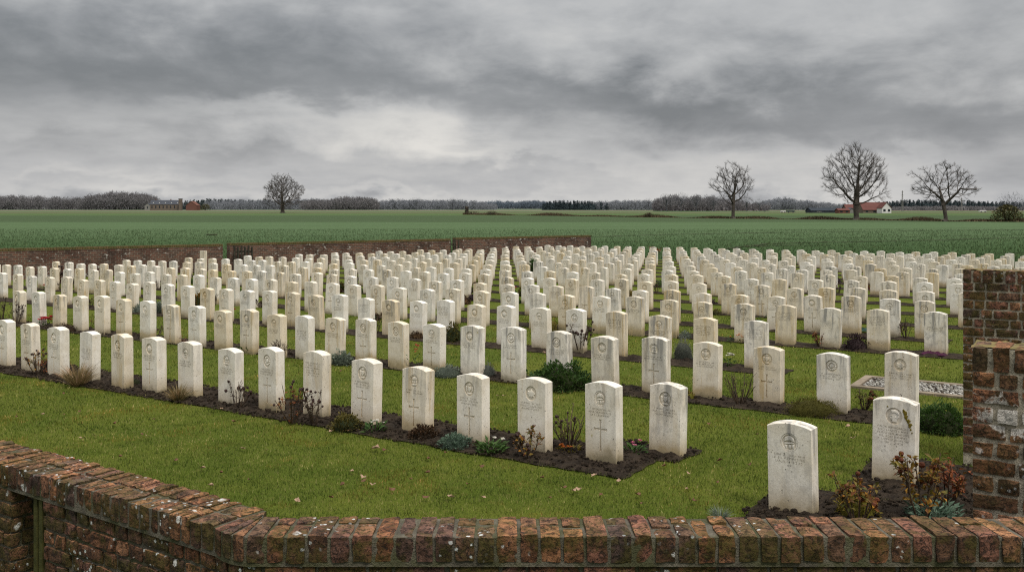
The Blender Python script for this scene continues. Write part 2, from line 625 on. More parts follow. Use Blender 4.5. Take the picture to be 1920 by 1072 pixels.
# ------------------------------------------------------------------ sky, sun, camera
SUN_EL, SUN_AZ = R(58), R(146)        # the veiled sun stands high behind the viewer
w = bpy.data.worlds.new('World')
scene.world = w
w.use_nodes = True
wt = NT.__new__(NT)
wt.t = w.node_tree
wt.t.nodes.clear()
wout = wt.n('ShaderNodeOutputWorld')
bg = wt.n('ShaderNodeBackground')
sky = wt.n('ShaderNodeTexSky', sky_type='NISHITA')
sky.sun_disc = False
sky.sun_elevation = SUN_EL
sky.sun_rotation = SUN_AZ
sky.air_density = 2.0
sky.dust_density = 4.0
dirv = wt.n('ShaderNodeTexCoord').outputs['Generated']
dx, dy, dz = wt.sep(dirv)
zc = wt.math('MAXIMUM', dz, 0.0)
# cloud deck: directions projected on a flat layer, so that it foreshortens towards the horizon
inv = wt.math('DIVIDE', 1.0, wt.math('ADD', zc, .11))
cx_ = wt.n('ShaderNodeCombineXYZ')
wt.set(cx_.inputs[0], wt.math('MULTIPLY', dx, inv))
wt.set(cx_.inputs[1], wt.math('MULTIPLY', dy, inv))
cp = wt.vmath('ADD', cx_.outputs[0], (3.1, 1.7, 0))
nA = wt.noise(cp, 1.15, 8, .55, .35)
nB = wt.noise(cp, 3.4, 8, .60, .4)
nC = wt.noise(cp, .48, 4, .5)
nD = wt.noise(wt.scale(dirv, (1, 1, 2.0)), 11.0, 8, .55, .2)
yy = wt.math('MAXIMUM', dy, .05)
az = wt.math('DIVIDE', dx, yy)
el = wt.math('DIVIDE', zc, yy)
nW = wt.noise(cp, 1.8, 6, .6)
azw = wt.math('ADD', az, wt.math('MULTIPLY', wt.math('SUBTRACT', nW, .5), .18))
elw = wt.math('ADD', el, wt.math('MULTIPLY', wt.math('SUBTRACT', nD, .5), .12))
front = wt.step(dy, .0, .25)


def blob(a, e, sa, se, tilt=0.0):
    """a cloud bank at azimuth a, elevation e (tangents)"""
    d1 = wt.math('SUBTRACT', azw, a)
    d2 = wt.math('SUBTRACT', wt.math('SUBTRACT', elw, e), wt.math('MULTIPLY', d1, tilt))
    q = wt.math('ADD', wt.math('POWER', wt.math('ABSOLUTE', wt.math('DIVIDE', d1, sa)), 2.0), wt.math('POWER', wt.math('ABSOLUTE', wt.math('DIVIDE', d2, se)), 2.0))
    return wt.math('MULTIPLY', wt.math('EXPONENT', wt.math('MULTIPLY', q, -1.0)), front)


def A_(px):
    return (px - 960) / 1700.0


def E_(py):
    return (408 - py) / 1700.0


val = wt.math('ADD', .455, wt.math('MULTIPLY', wt.math('SUBTRACT', nA, .5), .12))
nE = wt.noise(wt.scale(dirv, (1, 1, 2.3)), 4.2, 9, .56, .25)
val = wt.math('ADD', val, wt.math('MULTIPLY', wt.math('SUBTRACT', nE, .5), .46))
val = wt.math('ADD', val, wt.math('MULTIPLY', wt.math('SUBTRACT', nB, .5), .08))
val = wt.math('ADD', val, wt.math('MULTIPLY', wt.math('SUBTRACT', nD, .5), .34))
val = wt.math('ADD', val, wt.math('MULTIPLY', wt.math('SUBTRACT', nC, .5), .10))
for (px, py, sx, sy, tilt, amp) in [
        (330, 110, 560, 66, -.02, -.19), (480, 165, 330, 30, 0, -.09), (180, 160, 260, 30, 0, -.04),
        (690, 240, 300, 50, -.10, .16), (760, 320, 900, 42, 0, .07), (560, 195, 150, 28, 0, .06), (830, 255, 130, 30, -.25, .10),
        (1180, 195, 330, 40, -.08, -.20), (1640, 195, 420, 62, -.02, -.17), (1850, 230, 200, 40, 0, -.05),
        (1180, 25, 330, 45, 0, .04), (1650, 30, 250, 55, 0, .04), (600, 20, 500, 40, 0, -.05),
        (420, 290, 420, 16, 0, -.06), (200, 335, 420, 14, 0, .10), (1150, 290, 420, 26, 0, .06),
        (1480, 330, 280, 34, 0, .17), (1150, 372, 900, 22, 0, .17), (300, 372, 500, 18, 0, .12),
        (1700, 285, 200, 16, 0, .05), (60, 250, 200, 22, 0, -.05), (950, 315, 250, 10, 0, -.05)]:
    val = wt.math('ADD', val, wt.math('MULTIPLY', blob(A_(px), E_(py), sx / 1700, sy / 1700, tilt), amp))
val = wt.math('MAXIMUM', wt.math('MINIMUM', val, .78), .20)
cloud = wt.ramp(val, [(.18, (.190, .202, .222)), (.34, (.31, .320, .340)), (.52, (.51, .515, .525)), (.80, (.82, .80, .765))])
# thin overcast is brightest overhead
zen = wt.step(dz, .27, .95, 1.0, 4.5)
cloud = wt.vmath('MULTIPLY', cloud, zen)
skyc = wt.vmath('MULTIPLY', sky.outputs[0], (.09, .09, .09))
tot = wt.mix(.9, skyc, cloud)
wt.set(bg.inputs[0], tot)
bg.inputs[1].default_value = 1.0
wt.t.links.new(bg.outputs[0], wout.inputs[0])

sun = bpy.data.lights.new('veiled_sun', 'SUN')
sun.energy = 2.4
sun.angle = R(13)
sun.color = (1.0, .955, .88)
so = bpy.data.objects.new('veiled_sun', sun)
COL.objects.link(so)
sd = Vector((math.sin(SUN_AZ) * math.cos(SUN_EL), math.cos(SUN_AZ) * math.cos(SUN_EL), math.sin(SUN_EL)))
so.rotation_euler = sd.to_track_quat('Z', 'Y').to_euler()
so.location = (0, -10, 30)

cam = bpy.data.cameras.new('camera')
cam.lens = F
cam.sensor_width = 36
cam.shift_y = -128.0 / 1920.0
cam.clip_end = 12000
cam.clip_start = .1
co = bpy.data.objects.new('camera', cam)
COL.objects.link(co)
co.location = (0, 0, CAM_H)
co.rotation_euler = (R(90), 0, 0)
scene.camera = co
scene.view_settings.view_transform = 'Standard'
scene.view_settings.look = 'None'
scene.view_settings.exposure = 0
scene.render.engine = 'CYCLES'
scene.cycles.max_bounces = 5
scene.cycles.diffuse_bounces = 3
scene.cycles.glossy_bounces = 1
scene.cycles.transparent_max_bounces = 4
scene.cycles.use_denoising = False
scene.cycles.filter_width = 1.15
try:
    scene.cycles.denoiser = 'OPENIMAGEDENOISE'
    scene.cycles.denoising_prefilter = 'ACCURATE'
except Exception:
    pass

exec_parts = []

# ------------------------------------------------------------------ terrain
ys_ = [-60, -20, 0, 20, 40, 50, 56, 62, 70, 80, 95, 110, 130, 160, 200, 240, 300, 380, 480, 600, 760, 950, 1200, 1500, 2000, 2700, 3600]
xs_ = [-1.0 + 2.0 * i / 24 for i in range(25)]
vs, fs = [], []
for y in ys_:
    half = max(80.0, abs(y) * 1.1)
    for k in xs_:
        vs.append((k * half, y, field_z(y) - .02 + 0))
nx = len(xs_)
for j in range(len(ys_) - 1):
    for i in range(nx - 1):
        a = j * nx + i
        fs.append((a, a + 1, a + nx + 1, a + nx))
mb = MB()
mb.add(vs, fs)
tag(mb.build('field', M_FIELD, smooth=True), kind='structure')


def wall_u(v):
    return -37.8 + .2536 * (v - 19.5)


# lawn: inside the cemetery, slightly above the field sheet
LV0, LV1 = 3.2, 51.0
poly = [uv(-40, LV0), uv(6.0, LV0), uv(6.0, LV1)]
poly += [uv(wall_u(LV1) + .15, LV1), uv(wall_u(14) + .15, 14)]
mb = MB()
mb.add([(p.x, p.y, .0) for p in poly], [tuple(range(len(poly)))])
tag(mb.build('lawn', M_LAWN), kind='structure')

# ------------------------------------------------------------------ grave rows (u, v measured on the ground)
R1 = list(zip([-15.74, -14.92, -14.11, -13.21, -12.35, -11.66, -10.90, -10.05, -9.22, -8.47, -7.69, -6.82, -6.03, -5.22, -4.39],
              [8.21, 8.19, 8.19, 8.17, 8.16, 8.22, 8.27, 8.28, 8.26, 8.34, 8.41, 8.35, 8.38, 8.41, 8.44]))
R2 = list(zip([-23.13, -21.91, -21.04, -20.07, -19.26, -18.36, -17.50, -16.54, -15.87, -15.03, -14.25, -13.52, -12.72, -12.13, -11.40, -10.74, -10.00, -9.26, -8.54, -7.73, -6.96, -6.21, -5.46, -4.74, -3.88, -3.01, -2.22],
              [11.72, 11.74, 11.75, 11.68, 11.70, 11.65, 11.60, 11.51, 11.61, 11.56, 11.57, 11.57, 11.53, 11.65, 11.66, 11.74, 11.74, 11.77, 11.85, 11.81, 11.92, 11.98, 12.11, 12.25, 12.31, 12.28, 12.52]))
R3 = list(zip([-29.15, -28.22, -27.45, -26.3, -25.41, -24.6, -23.6, -22.9, -22.13, -21.31, -20.4, -19.5, -18.72, -18.05, -17.32, -16.54, -15.82, -15.04, -14.30, -13.54, -12.92, -12.25, -11.53, -10.71, -10.01, -9.16, -8.41, -7.56, -6.73, -5.83, -4.95],
              [15.1, 15.08, 15.08, 15.0, 14.99, 15.0, 14.9, 14.91, 14.92, 14.87, 14.8, 14.72, 14.70, 14.74, 14.76, 14.76, 14.80, 14.81, 14.79, 14.81, 14.91, 15.01, 15.04, 14.98, 15.03, 15.0, 15.05, 15.03, 15.09, 15.0, 15.06]))
R4 = list(zip([-16.46, -15.62, -14.90, -14.04, -13.28, -12.43, -11.62, -10.92, -10.18, -9.34, -8.57, -7.83, -7.11, -6.22, -5.40, -4.53, -3.66, -2.66],
              [17.55, 17.53, 17.54, 17.58, 17.60, 17.60, 17.62, 17.69, 17.77, 17.80, 17.92, 18.06, 18.18, 18.15, 18.22, 18.25, 18.35, 18.42]))
EXTRA = [(-3.97, 9.10), (-2.28, 7.93), (-1.72, 9.36)]


def px_of(u, v, z=0.0):
    p = uv(u, v)
    return 960 + 1700 * p.x / p.y, 408 + 1700 * (CAM_H - z) / p.y, p.y


rg = random.Random(11)
rows = {1: list(R1), 2: list(R2), 3: list(R3), 4: list(R4)}
# row 4 goes on to the left
u = -16.46 - .80
k = 0
while u > wall_u(17.5) + 1.6:
    rows[4].insert(0, (u + rg.uniform(-.05, .05), 17.55 + k * .012))
    u -= .80
    k += 1
for n in range(5, 17):
    v0 = 17.5 + 2.62 * (n - 4)
    if n == 16:
        v0 += .25
    uB = -9.97 - .669 * (v0 - 14.98)
    uF = -7.79 - .447 * (v0 - 17.98)
    us = []
    k = max(2, round((uF - uB) / .79))
    for i in range(k + 1):
        us.append(uB + (uF - uB) * i / k)
    u = uB - .79
    while u > wall_u(v0) + (1.5 if v0 > 33 else 2.5):
        us.insert(0, u)
        u -= .79
    u = uF + .82
    while u < 5.5:
        us.append(u)
        u += .83
    lst = []
    ph_ = rg.uniform(-.42, .42)
    for u in us:
        if u > uF + 3.5:
            u += ph_ * min(1, (u - uF - 3.5) / 2.5)
        vv = v0 + .045 * min(14, max(0, u - uB)) + rg.uniform(-.05, .05)
        lst.append((u + rg.uniform(-.05, .05), vv))
    rows[n] = lst
# leave out what lies outside the picture or wholly behind the brick pier
vis = {}
for n, lst in rows.items():
    out = []
    for (u, v) in lst:
        px, py, y = px_of(u, v)
        ty = px_of(u, v, .82)[1]
        if y < 2 or px < -22 or px > 1938:
            continue
        if px > 1822 and ty > 512:
            continue
        out.append((u, v))
    out.sort()
    vis[n] = out

# ------------------------------------------------------------------ headstone meshes
SW, ST, SZ, SC = .385, .148, .784, .822     # width, thickness, shoulder, crown


def profile(ins, n=12, bottom=-.22):
    hw = SW / 2 - ins
    sh = SZ - ins
    cr = SC - ins
    sag = cr - sh
    rr = (hw * hw + sag * sag) / (2 * sag)
    cz = cr - rr
    a0 = math.atan2(sh - cz, hw)
    pts = [(-hw, bottom), (hw, bottom)]
    for i in range(n + 1):
        a = a0 + (math.pi - 2 * a0) * i / n
        pts.append((rr * math.cos(a), cz + rr * math.sin(a)))
    return pts


CROSS_Z0, CROSS_H = .12, .325


def cross_outline(cz=.0):
    z0, z1 = CROSS_Z0, CROSS_Z0 + CROSS_H
    za = z0 + CROSS_H * .685
    a, b, hw = .0095, .017, .080
    return [(-b * .8, z0), (b * .8, z0), (a, z0 + .05), (a, za - a), (hw - .02, za - a), (hw, za - b), (hw, za + b), (hw - .02, za + a),
            (a, za + a), (a, z1 - .02), (b, z1), (-b, z1), (-a, z1 - .02), (-a, za + a), (-hw + .02, za + a), (-hw, za + b), (-hw, za - b), (-hw + .02, za - a),
            (-a, za - a), (-a, z0 + .05)]


BADGE_Z, BADGE_R = .655, .076


def badge_outline(n=24, r=BADGE_R):
    return [(r * math.cos(2 * math.pi * i / n), BADGE_Z + r * 1.08 * math.sin(2 * math.pi * i / n)) for i in range(n)]


def slab_mesh(name, badge, cross, chips=0):
    bm = bmesh.new()
    rgc = random.Random(chips)
    prof_in = profile(.004)
    prof = profile(0)
    yf, yb = -ST / 2, ST / 2
    loops = [(prof_in, yf), (prof, yf + .005), (prof, yb - .005), (prof_in, yb)]
    rings = [[bm.verts.new((x, y, z)) for x, z in p] for p, y in loops]
    n = len(prof)
    for a, b in zip(rings, rings[1:]):
        for i in range(n):
            j = (i + 1) % n
            bm.faces.new((a[i], a[j], b[j], b[i]))
    bm.faces.new(list(reversed(rings[3])))
    edges = []
    for i in range(n):
        e = bm.edges.get((rings[0][i], rings[0][(i + 1) % n]))
        edges.append(e)
    holes = []
    if badge:
        holes.append(badge_outline())
    if cross:
        holes.append(cross_outline())
    for h in holes:
        vs_ = [bm.verts.new((x, yf, z)) for x, z in h]
        for i in range(len(vs_)):
            edges.append(bm.edges.new((vs_[i], vs_[(i + 1) % len(vs_)])))
    bmesh.ops.triangle_fill(bm, use_beauty=True, use_dissolve=False, edges=edges, normal=(0, -1, 0))
    bmesh.ops.recalc_face_normals(bm, faces=bm.faces)
    me = bpy.data.meshes.new(name)
    bm.to_mesh(me)
    bm.free()
    me.materials.append(M_STONE)
    return me


def recess(mb, outline, depth, mi_wall=0, mi_floor=0):
    yf = -ST / 2
    n = len(outline)
    vs_ = [(x, yf, z) for x, z in outline] + [(x, yf + depth, z) for x, z in outline]
    fs_ = [(i, n + i, n + (i + 1) % n, (i + 1) % n) for i in range(n)]
    mb.add(vs_, fs_, mi_wall)


def cross_mesh():
    mb = MB()
    o = cross_outline()
    recess(mb, o, .009)
    me = bmesh.new()
    vs_ = [me.verts.new((x, -ST / 2 + .009, z)) for x, z in o]
    ed = [me.edges.new((vs_[i], vs_[(i + 1) % len(vs_)])) for i in range(len(vs_))]
    bmesh.ops.triangle_fill(me, use_beauty=True, edges=ed, normal=(0, -1, 0))
    me.verts.index_update()
    mb.add([v.co for v in me.verts], [tuple(v.index for v in f.verts) for f in me.faces])
    me.free()
    return mb.mesh('carved_cross', M_RECESS)


def relief_poly(mb, pts, y0, y1, mi=0):
    """flat raised shape, seen from the front (x, z), fan around its middle"""
    n = len(pts)
    c = (sum(p[0] for p in pts) / n, sum(p[1] for p in pts) / n)
    vs_ = [(x, y0, z) for x, z in pts] + [(x * .9 + c[0] * .1, y1, z * .9 + c[1] * .1) for x, z in pts] + [(c[0], y1 - .0015, c[1])]
    fs_ = []
    for i in range(n):
        j = (i + 1) % n
        fs_.append((i, j, n + j, n + i))
        fs_.append((n + i, n + j, 2 * n))
    mb.add(vs_, fs_, mi)


def badge_mesh(kind):
    """round regimental badge: a sunk disc with the device left standing in relief"""
    mb = MB()
    yf = -ST / 2
    d = .009
    o = badge_outline()
    recess(mb, o, d, 1)
    n = len(o)
    mb.add([(x, yf + d, z) for x, z in o], [tuple(range(n))], 1)
    Z = BADGE_Z
    y0, y1 = yf + d, yf + .001
    P = lambda pts: [(x * BADGE_R, Z + z * BADGE_R) for x, z in pts]
    # raised border
    for i in range(n):
        j = (i + 1) % n
        a, b = o[i], o[j]
        q = lambda p, k: (p[0] * k, Z + (p[1] - Z) * k)
        a1, b1, a2, b2 = q(a, .97), q(b, .97), q(a, .83), q(b, .83)
        mb.add([(a1[0], y0, a1[1]), (b1[0], y0, b1[1]), (b1[0], y1 + .002, b1[1]), (a1[0], y1 + .002, a1[1]), (a2[0], y0, a2[1]), (b2[0], y0, b2[1]), (b2[0], y1 + .002, b2[1]), (a2[0], y1 + .002, a2[1])],
               [(3, 2, 6, 7), (0, 1, 2, 3), (5, 4, 7, 6)], 0) if kind in (1, 3) else None
    if kind == 0:      # leaf with crown
        relief_poly(mb, P([(0, -.75), (.12, -.45), (.5, -.5), (.42, -.28), (.72, -.02), (.55, .08), (.6, .32), (.35, .25), (.3, .42), (.16, .3), (0, .72),
                           (-.16, .3), (-.3, .42), (-.35, .25), (-.6, .32), (-.55, .08), (-.72, -.02), (-.42, -.28), (-.5, -.5), (-.12, -.45)]), y0, y1)
    elif kind == 1:    # crown above a ribbon
        relief_poly(mb, P([(-.45, .15), (.45, .15), (.52, .4), (.3, .62), (0, .7), (-.3, .62), (-.52, .4)]), y0, y1)
        relief_poly(mb, P([(-.62, -.5), (-.4, -.72), (.4, -.72), (.62, -.5), (.35, -.42), (-.35, -.42)]), y0, y1)
        for xx in (-.36, .0, .36):
            relief_poly(mb, P([(xx - .13, -.3), (xx + .13, -.3), (xx + .15, .05), (xx - .15, .05)]), y0, y1 + .002)
    elif kind == 2:    # shield with supporters
        relief_poly(mb, P([(-.3, .38), (.3, .38), (.32, -.1), (0, -.5), (-.32, -.1)]), y0, y1)
        relief_poly(mb, P([(-.22, .5), (.22, .5), (.28, .75), (0, .85), (-.28, .75)]), y0, y1 + .002)
        for s in (-1, 1):
            relief_poly(mb, P([(s * .42, .3), (s * .7, .42), (s * .66, -.3), (s * .45, -.55), (s * .5, 0)]), y0, y1 + .002)
        relief_poly(mb, P([(-.5, -.62), (.5, -.62), (.36, -.84), (-.36, -.84)]), y0, y1 + .001)
    elif kind == 3:    # stag-like crest, crown and scroll
        relief_poly(mb, P([(-.6, .1), (-.5, .5), (-.15, .72), (.25, .7), (.55, .42), (.6, .1), (.2, .22), (-.2, .2)]), y0, y1)
        relief_poly(mb, P([(-.55, -.08), (.55, .02), (.5, -.14), (-.5, -.22)]), y0, y1 + .002)
        for xx, zz in ((-.4, -.5), (.05, -.45), (.42, -.42)):
            relief_poly(mb, P([(xx - .16, zz - .22), (xx + .1, zz - .25), (xx + .18, zz + .12), (xx - .1, zz + .2)]), y0, y1 + .002)
    elif kind == 4:    # head in profile, facing left
        relief_poly(mb, P([(-.30, -.78), (.35, -.80), (.38, -.45), (.62, -.1), (.66, .3), (.42, .66), (.05, .78), (-.34, .66), (-.48, .36), (-.46, .16), (-.62, -.06), (-.48, -.14), (-.52, -.3), (-.44, -.48), (-.2, -.5)]), y0, y1)
        relief_poly(mb, P([(-.34, .42), (.05, .46), (.6, .2), (.62, .42), (.36, .74), (0, .84), (-.36, .70)]), y1 + .001, y1 - .004)
        relief_poly(mb, P([(.1, .0), (.26, .04), (.3, -.2), (.16, -.26)]), y1 + .001, y1 - .003)
        relief_poly(mb, P([(-.44, .1), (-.2, .14), (-.18, .06), (-.42, .02)]), y1 + .001, y1 - .003, 1)
        relief_poly(mb, P([(-.46, -.26), (-.28, -.24), (-.3, -.3), (-.46, -.31)]), y1 + .001, y1 - .003, 1)
    else:              # wreath with inner knot
        for i in range(14):
            a = 2 * math.pi * i / 14
            ca, sa = math.cos(a), math.sin(a)
            relief_poly(mb, P([(ca * .62 - sa * .16, sa * .62 + ca * .16), (ca * .48, sa * .48), (ca * .62 + sa * .16, sa * .62 - ca * .16), (ca * .8, sa * .8)]), y0, y1 + .001)
        relief_poly(mb, P([(-.3, -.3), (.1, -.36), (.34, -.05), (.22, .3), (-.1, .38), (-.36, .1)]), y0, y1)
    return mb.mesh('badge', [M_STONE, M_RECESS])


def inscription_mesh(lines, seed, y_off=0.0):
    """rows of weathered, unreadable cut letters: short strokes on letter cells"""
    rgi = random.Random(seed)
    mb = MB()
    yf = -ST / 2 - .0008

    def stroke(x0, z0, x1, z1, w):
        d = Vector((x1 - x0, z1 - z0))
        if d.length < 1e-5:
            return
        d.normalize()
        nx_, nz_ = -d.y * w / 2, d.x * w / 2
        mb.add([(x0 - nx_, yf, z0 - nz_), (x1 - nx_, yf, z1 - nz_), (x1 + nx_, yf, z1 + nz_), (x0 + nx_, yf, z0 + nz_)], [(0, 1, 2, 3)])
    for (zc_, hw, h) in lines:
        x = -hw
        zc_ += y_off
        while x < hw - .01:
            if rgi.random() < .13:
                x += .013
                continue
            lw = rgi.choice((.009, .011, .012))
            k_ = rgi.randint(0, 6)
            z0, z1 = zc_ - h / 2, zc_ + h / 2
            t_ = .0028
            if k_ in (0, 1, 2, 4):
                stroke(x, z0, x, z1, t_)
            if k_ in (1, 3, 5):
                stroke(x + lw, z0, x + lw, z1, t_)
            if k_ in (0, 2, 3):
                stroke(x, z1, x + lw, z1, t_)
            if k_ in (0, 2, 5, 6):
                stroke(x, zc_, x + lw, zc_, t_)
            if k_ in (2, 3, 4):
                stroke(x, z0, x + lw, z0, t_)
            if k_ in (5, 6):
                stroke(x, z0, x + lw * .5, z1, t_)
                stroke(x + lw, z0, x + lw * .5, z1, t_)
            x += lw + .005
    return mb.mesh('inscription', M_CUT_SHADE)


SLAB = {(b, c): slab_mesh('slab', b, c) for b in (True, False) for c in (True, False)}
CROSS = cross_mesh()
BADGES = [badge_mesh(i) for i in range(6)]
L3 = [(.545, .13, .017), (.515, .145, .017), (.485, .12, .017)]
L2 = [(.545, .12, .016), (.515, .14, .016)]
L5 = [(.545, .145, .017), (.515, .14, .017), (.485, .145, .017), (.455, .13, .017), (.425, .14, .017), (.395, .11, .017)]
INSC = {('3', s): inscription_mesh(L3, s) for s in range(6)}
INSC.update({('2', s): inscription_mesh(L2, s + 20) for s in range(4)})
INSC.update({('6', s): inscription_mesh(L5, s + 40) for s in range(4)})
INSC.update({('7', s): inscription_mesh(L5, s + 60, y_off=.13) for s in range(3)})


def simple_slab_mesh(seed):
    """distant stone: slab with a faint sunk disc, in one mesh"""
    mb = MB()
    me = SLAB[(True, False)]
    mb.add([v.co for v in me.vertices], [tuple(p.vertices) for p in me.polygons])
    o = badge_outline()
    recess(mb, o, .009)
    n_ = len(o)
    mb.add([(x, -ST / 2 + .009, z) for x, z in o], [tuple(range(n_))])
    P = lambda pts: [(x * BADGE_R, BADGE_Z + z * BADGE_R) for x, z in pts]
    relief_poly(mb, P([(-.45, -.4), (.45, -.4), (.55, .3), (0, .62), (-.55, .3)]), -ST / 2 + .009, -ST / 2 + .001)
    return mb.mesh('slab', M_STONE)


FAR_SLAB = simple_slab_mesh(1)

ORD = {}
_ones = 'first second third fourth fifth sixth seventh eighth ninth tenth eleventh twelfth thirteenth fourteenth fifteenth sixteenth seventeenth eighteenth nineteenth'.split()
_tens = {2: ('twenty', 'twentieth'), 3: ('thirty', 'thirtieth'), 4: ('forty', 'fortieth'), 5: ('fifty', 'fiftieth')}
for i in range(1, 60):
    if i < 20:
        ORD[i] = _ones[i - 1]
    elif i % 10 == 0:
        ORD[i] = _tens[i // 10][1]
    else:
        ORD[i] = _tens[i // 10][0] + '-' + _ones[i % 10 - 1]

# look of the near stones, taken from the photograph: (badge, cross, lines, cream, grey, stain)
LOOK1 = [('b', 1, '3'), ('b', 1, '3'), ('b', 1, '3'), ('', 0, '6'), ('b', 0, '3'), ('b', 1, '3'), ('b', 0, '3'), ('b', 0, '3'), ('b', 1, '3'), ('', 0, '7'),
         ('b', 1, '3'), ('b', 1, '2'), ('b', 1, '3'), ('b', 0, '3'), ('b', 1, '3')]
TINT1 = [(.15, .1, .4), (.4, .2, .3), (.1, .1, .2), (.1, .1, .3), (.5, .15, .7), (.2, .1, .3), (.25, .15, .6), (.15, .15, .2), (.15, .1, .7), (.35, .15, .3),
         (.25, .15, .35), (.45, .3, .8), (.2, .2, .4), (.2, .1, .25), (.15, .25, .4)]
LOOK2_CROSS = {6, 8, 9, 11, 15, 17, 19, 22, 24}   # counted from the left end of row two
LOOKX = [(2, 0, '3', (.15, .55, .8)), (3, 0, '3', (.1, .5, .5)), (4, 0, '6', (.12, .4, .5))]

stones_all = []
for n in sorted(vis):
    for i, (u, v) in enumerate(vis[n]):
        stones_all.append((n, i, u, v))
order = sorted(range(len(stones_all)), key=lambda q: uv(stones_all[q][2], stones_all[q][3]).y)
N_IND = 297
individual = set(order[:N_IND])
stuff_list = [stones_all[q] for q in order[N_IND:]]
print('stones in view', len(stones_all))


def look_words(tint):
    c, g, s = tint
    if g > .65:
        return 'dark grey streaked'
    if g > .42:
        return 'grey stained'
    if c > .72:
        return 'honey cream'
    if c > .45:
        return 'cream'
    if s > .6:
        return 'pale brown-footed'
    return 'pale'


ROWNAME = {1: 'front row'}
for i in range(2, 17):
    ROWNAME[i] = ORD[i] + ' row'


def add_stone(u, v, tint, badge, cross, lines, seed, label, group, parts=True, rz=None, dz=0.0):
    rgs = random.Random(seed)
    p = uv(u, v)
    rz = STONE_YAW + rgs.uniform(-.03, .03) if rz is None else rz
    tilt = (rgs.gauss(0, .014), rgs.gauss(0, .011), rz)
    colr = (*tint, 1)
    if not parts:
        o = link('headstone', FAR_SLAB if badge is not None else SLAB[(False, False)])
        o.color = colr
        root = o
    else:
        root = bpy.data.objects.new('headstone', None)
        root.empty_display_size = .2
        COL.objects.link(root)
        hb = badge is not None
        ch = [link('slab', SLAB[(hb, bool(cross))], root)]
        if hb:
            ch.append(link('badge', BADGES[badge], root))
        if cross:
            ch.append(link('carved_cross', CROSS, root))
        if lines:
            keys = [k_ for k_ in INSC if k_[0] == lines]
            ch.append(link('inscription', INSC[keys[seed % len(keys)]], root))
        for c in ch:
            c.color = colr
    root.location = (p.x, p.y, dz + rgs.uniform(-.03, .02))
    root.rotation_euler = tilt
    root.scale = (rgs.uniform(.965, 1.03), rgs.uniform(.92, 1.08), rgs.uniform(.965, 1.03))
    tag(root, label, 'headstone', group)
    return root


tints = {}
for q, (n, i, u, v) in enumerate(stones_all):
    rgt = random.Random(q * 13 + 5)
    cream = max(0, min(1, rgt.gauss(.32, .32)))
    grey = max(0, min(1, rgt.gauss(.17, .20) + (.22 if u > -9 and n > 1 else 0)))
    stain = max(0, min(1, rgt.gauss(.42, .36)))
    tints[q] = (cream, grey, stain)

for q in range(len(stones_all)):
    n, i, u, v = stones_all[q]
    if q not in individual:
        continue
    cnt = len(vis[n])
    t_ = tints[q]
    rgq = random.Random(q * 31 + 3)
    parts = n <= 7
    if n == 1:
        t_ = TINT1[i]
        b, cr, ln = LOOK1[i]
        b = (0, 1, 2, 5, 2, 0, 3, 1, 5, 0, 2, 1, 2, 0, 3)[i] if b else None
    elif n == 2:
        b = rgq.choice((0, 1, 2, 3, 5))
        cr = i in LOOK2_CROSS
        ln = '2' if cr else '3'
        if i in (12,):
            t_ = (.75, .1, .3)
        if i in (13,):
            b, cr, ln = None, False, '6'
            t_ = (.1, .1, .2)
        if i == 22:
            t_ = (.2, .6, .4)
        if i == 23:
            t_ = (.45, .2, .95)
        if i == 25:
            t_ = (.08, .5, .3)
    else:
        b = rgq.choice((0, 1, 2, 3, 5)) if rgq.random() < .82 else None
        cr = rgq.random() < .38
        ln = ('2' if cr else '3') if b is not None else '7' if not cr else ''
        if n == 3 and i == cnt - 1:
            t_, b, cr, ln = (.2, .7, .4), None, False, '7'
        if n == 3 and i == cnt - 2:
            t_ = (.85, .1, .4)
        if n == 4 and i == cnt - 1:
            t_, b, cr, ln = (.15, .95, .6), None, False, '3'
        if n == 4 and i == cnt - 3:
            t_, b, cr, ln = (.2, .8, .4), None, False, ''
    fr = cnt - i
    if fr <= cnt / 2:
        posw = (ORD[fr] + ' from right' if fr > 1 else 'rightmost') + ' in ' + ROWNAME[n]
    else:
        posw = (ORD[i + 1] + ' from left' if i > 0 else 'leftmost') + ' in ' + ROWNAME[n]
    what = look_words(t_) + ' headstone'
    if parts:
        what += ' with cross' if cr else ' without cross'
    add_stone(u, v, t_, b, cr, ln, q, what + ', ' + posw, 'headstones in rows', parts)

for (u, v), (b, cr, ln, t_), lab in zip(EXTRA, LOOKX, (
        'streaked grey-white headstone just behind the right end of the front row, bed corner',
        'nearest headstone, tall pale slab standing close behind the front brick wall',
        'near headstone with carved head in profile and mustard lichen, beside the brick pier')):
    add_stone(u, v, t_, b, cr, ln, int(-u * 100), lab, 'headstones in rows', True)

# mustard lichen on the stone beside the pier belongs to that stone
host = [o for o in COL.objects if o.get('label', '').startswith('near headstone with carved head')][0]
rgl = random.Random(5)
M_LICHEN = plain('mustard_lichen', (.19, .14, .02), (.10, .075, .012), 60)
for (cx0, cz0, rr_) in ((.095, .70, .022), (.105, .665, .026), (.125, .63, .024), (.145, .595, .018), (.15, .55, .012), (.14, .575, .014), (.085, .725, .012), (-.06, .74, .008), (.16, .52, .009)):
    mb = MB()
    n_ = 11
    pts = []
    for k in range(n_):
        a = 2 * math.pi * k / n_
        r_ = rr_ * rgl.uniform(.55, 1.15)
        pts.append((cx0 + r_ * math.cos(a), cz0 + r_ * math.sin(a)))
    relief_poly(mb, pts, -ST / 2 - .0005, -ST / 2 - .003)
    mb.build('lichen_patch', M_LICHEN, host)

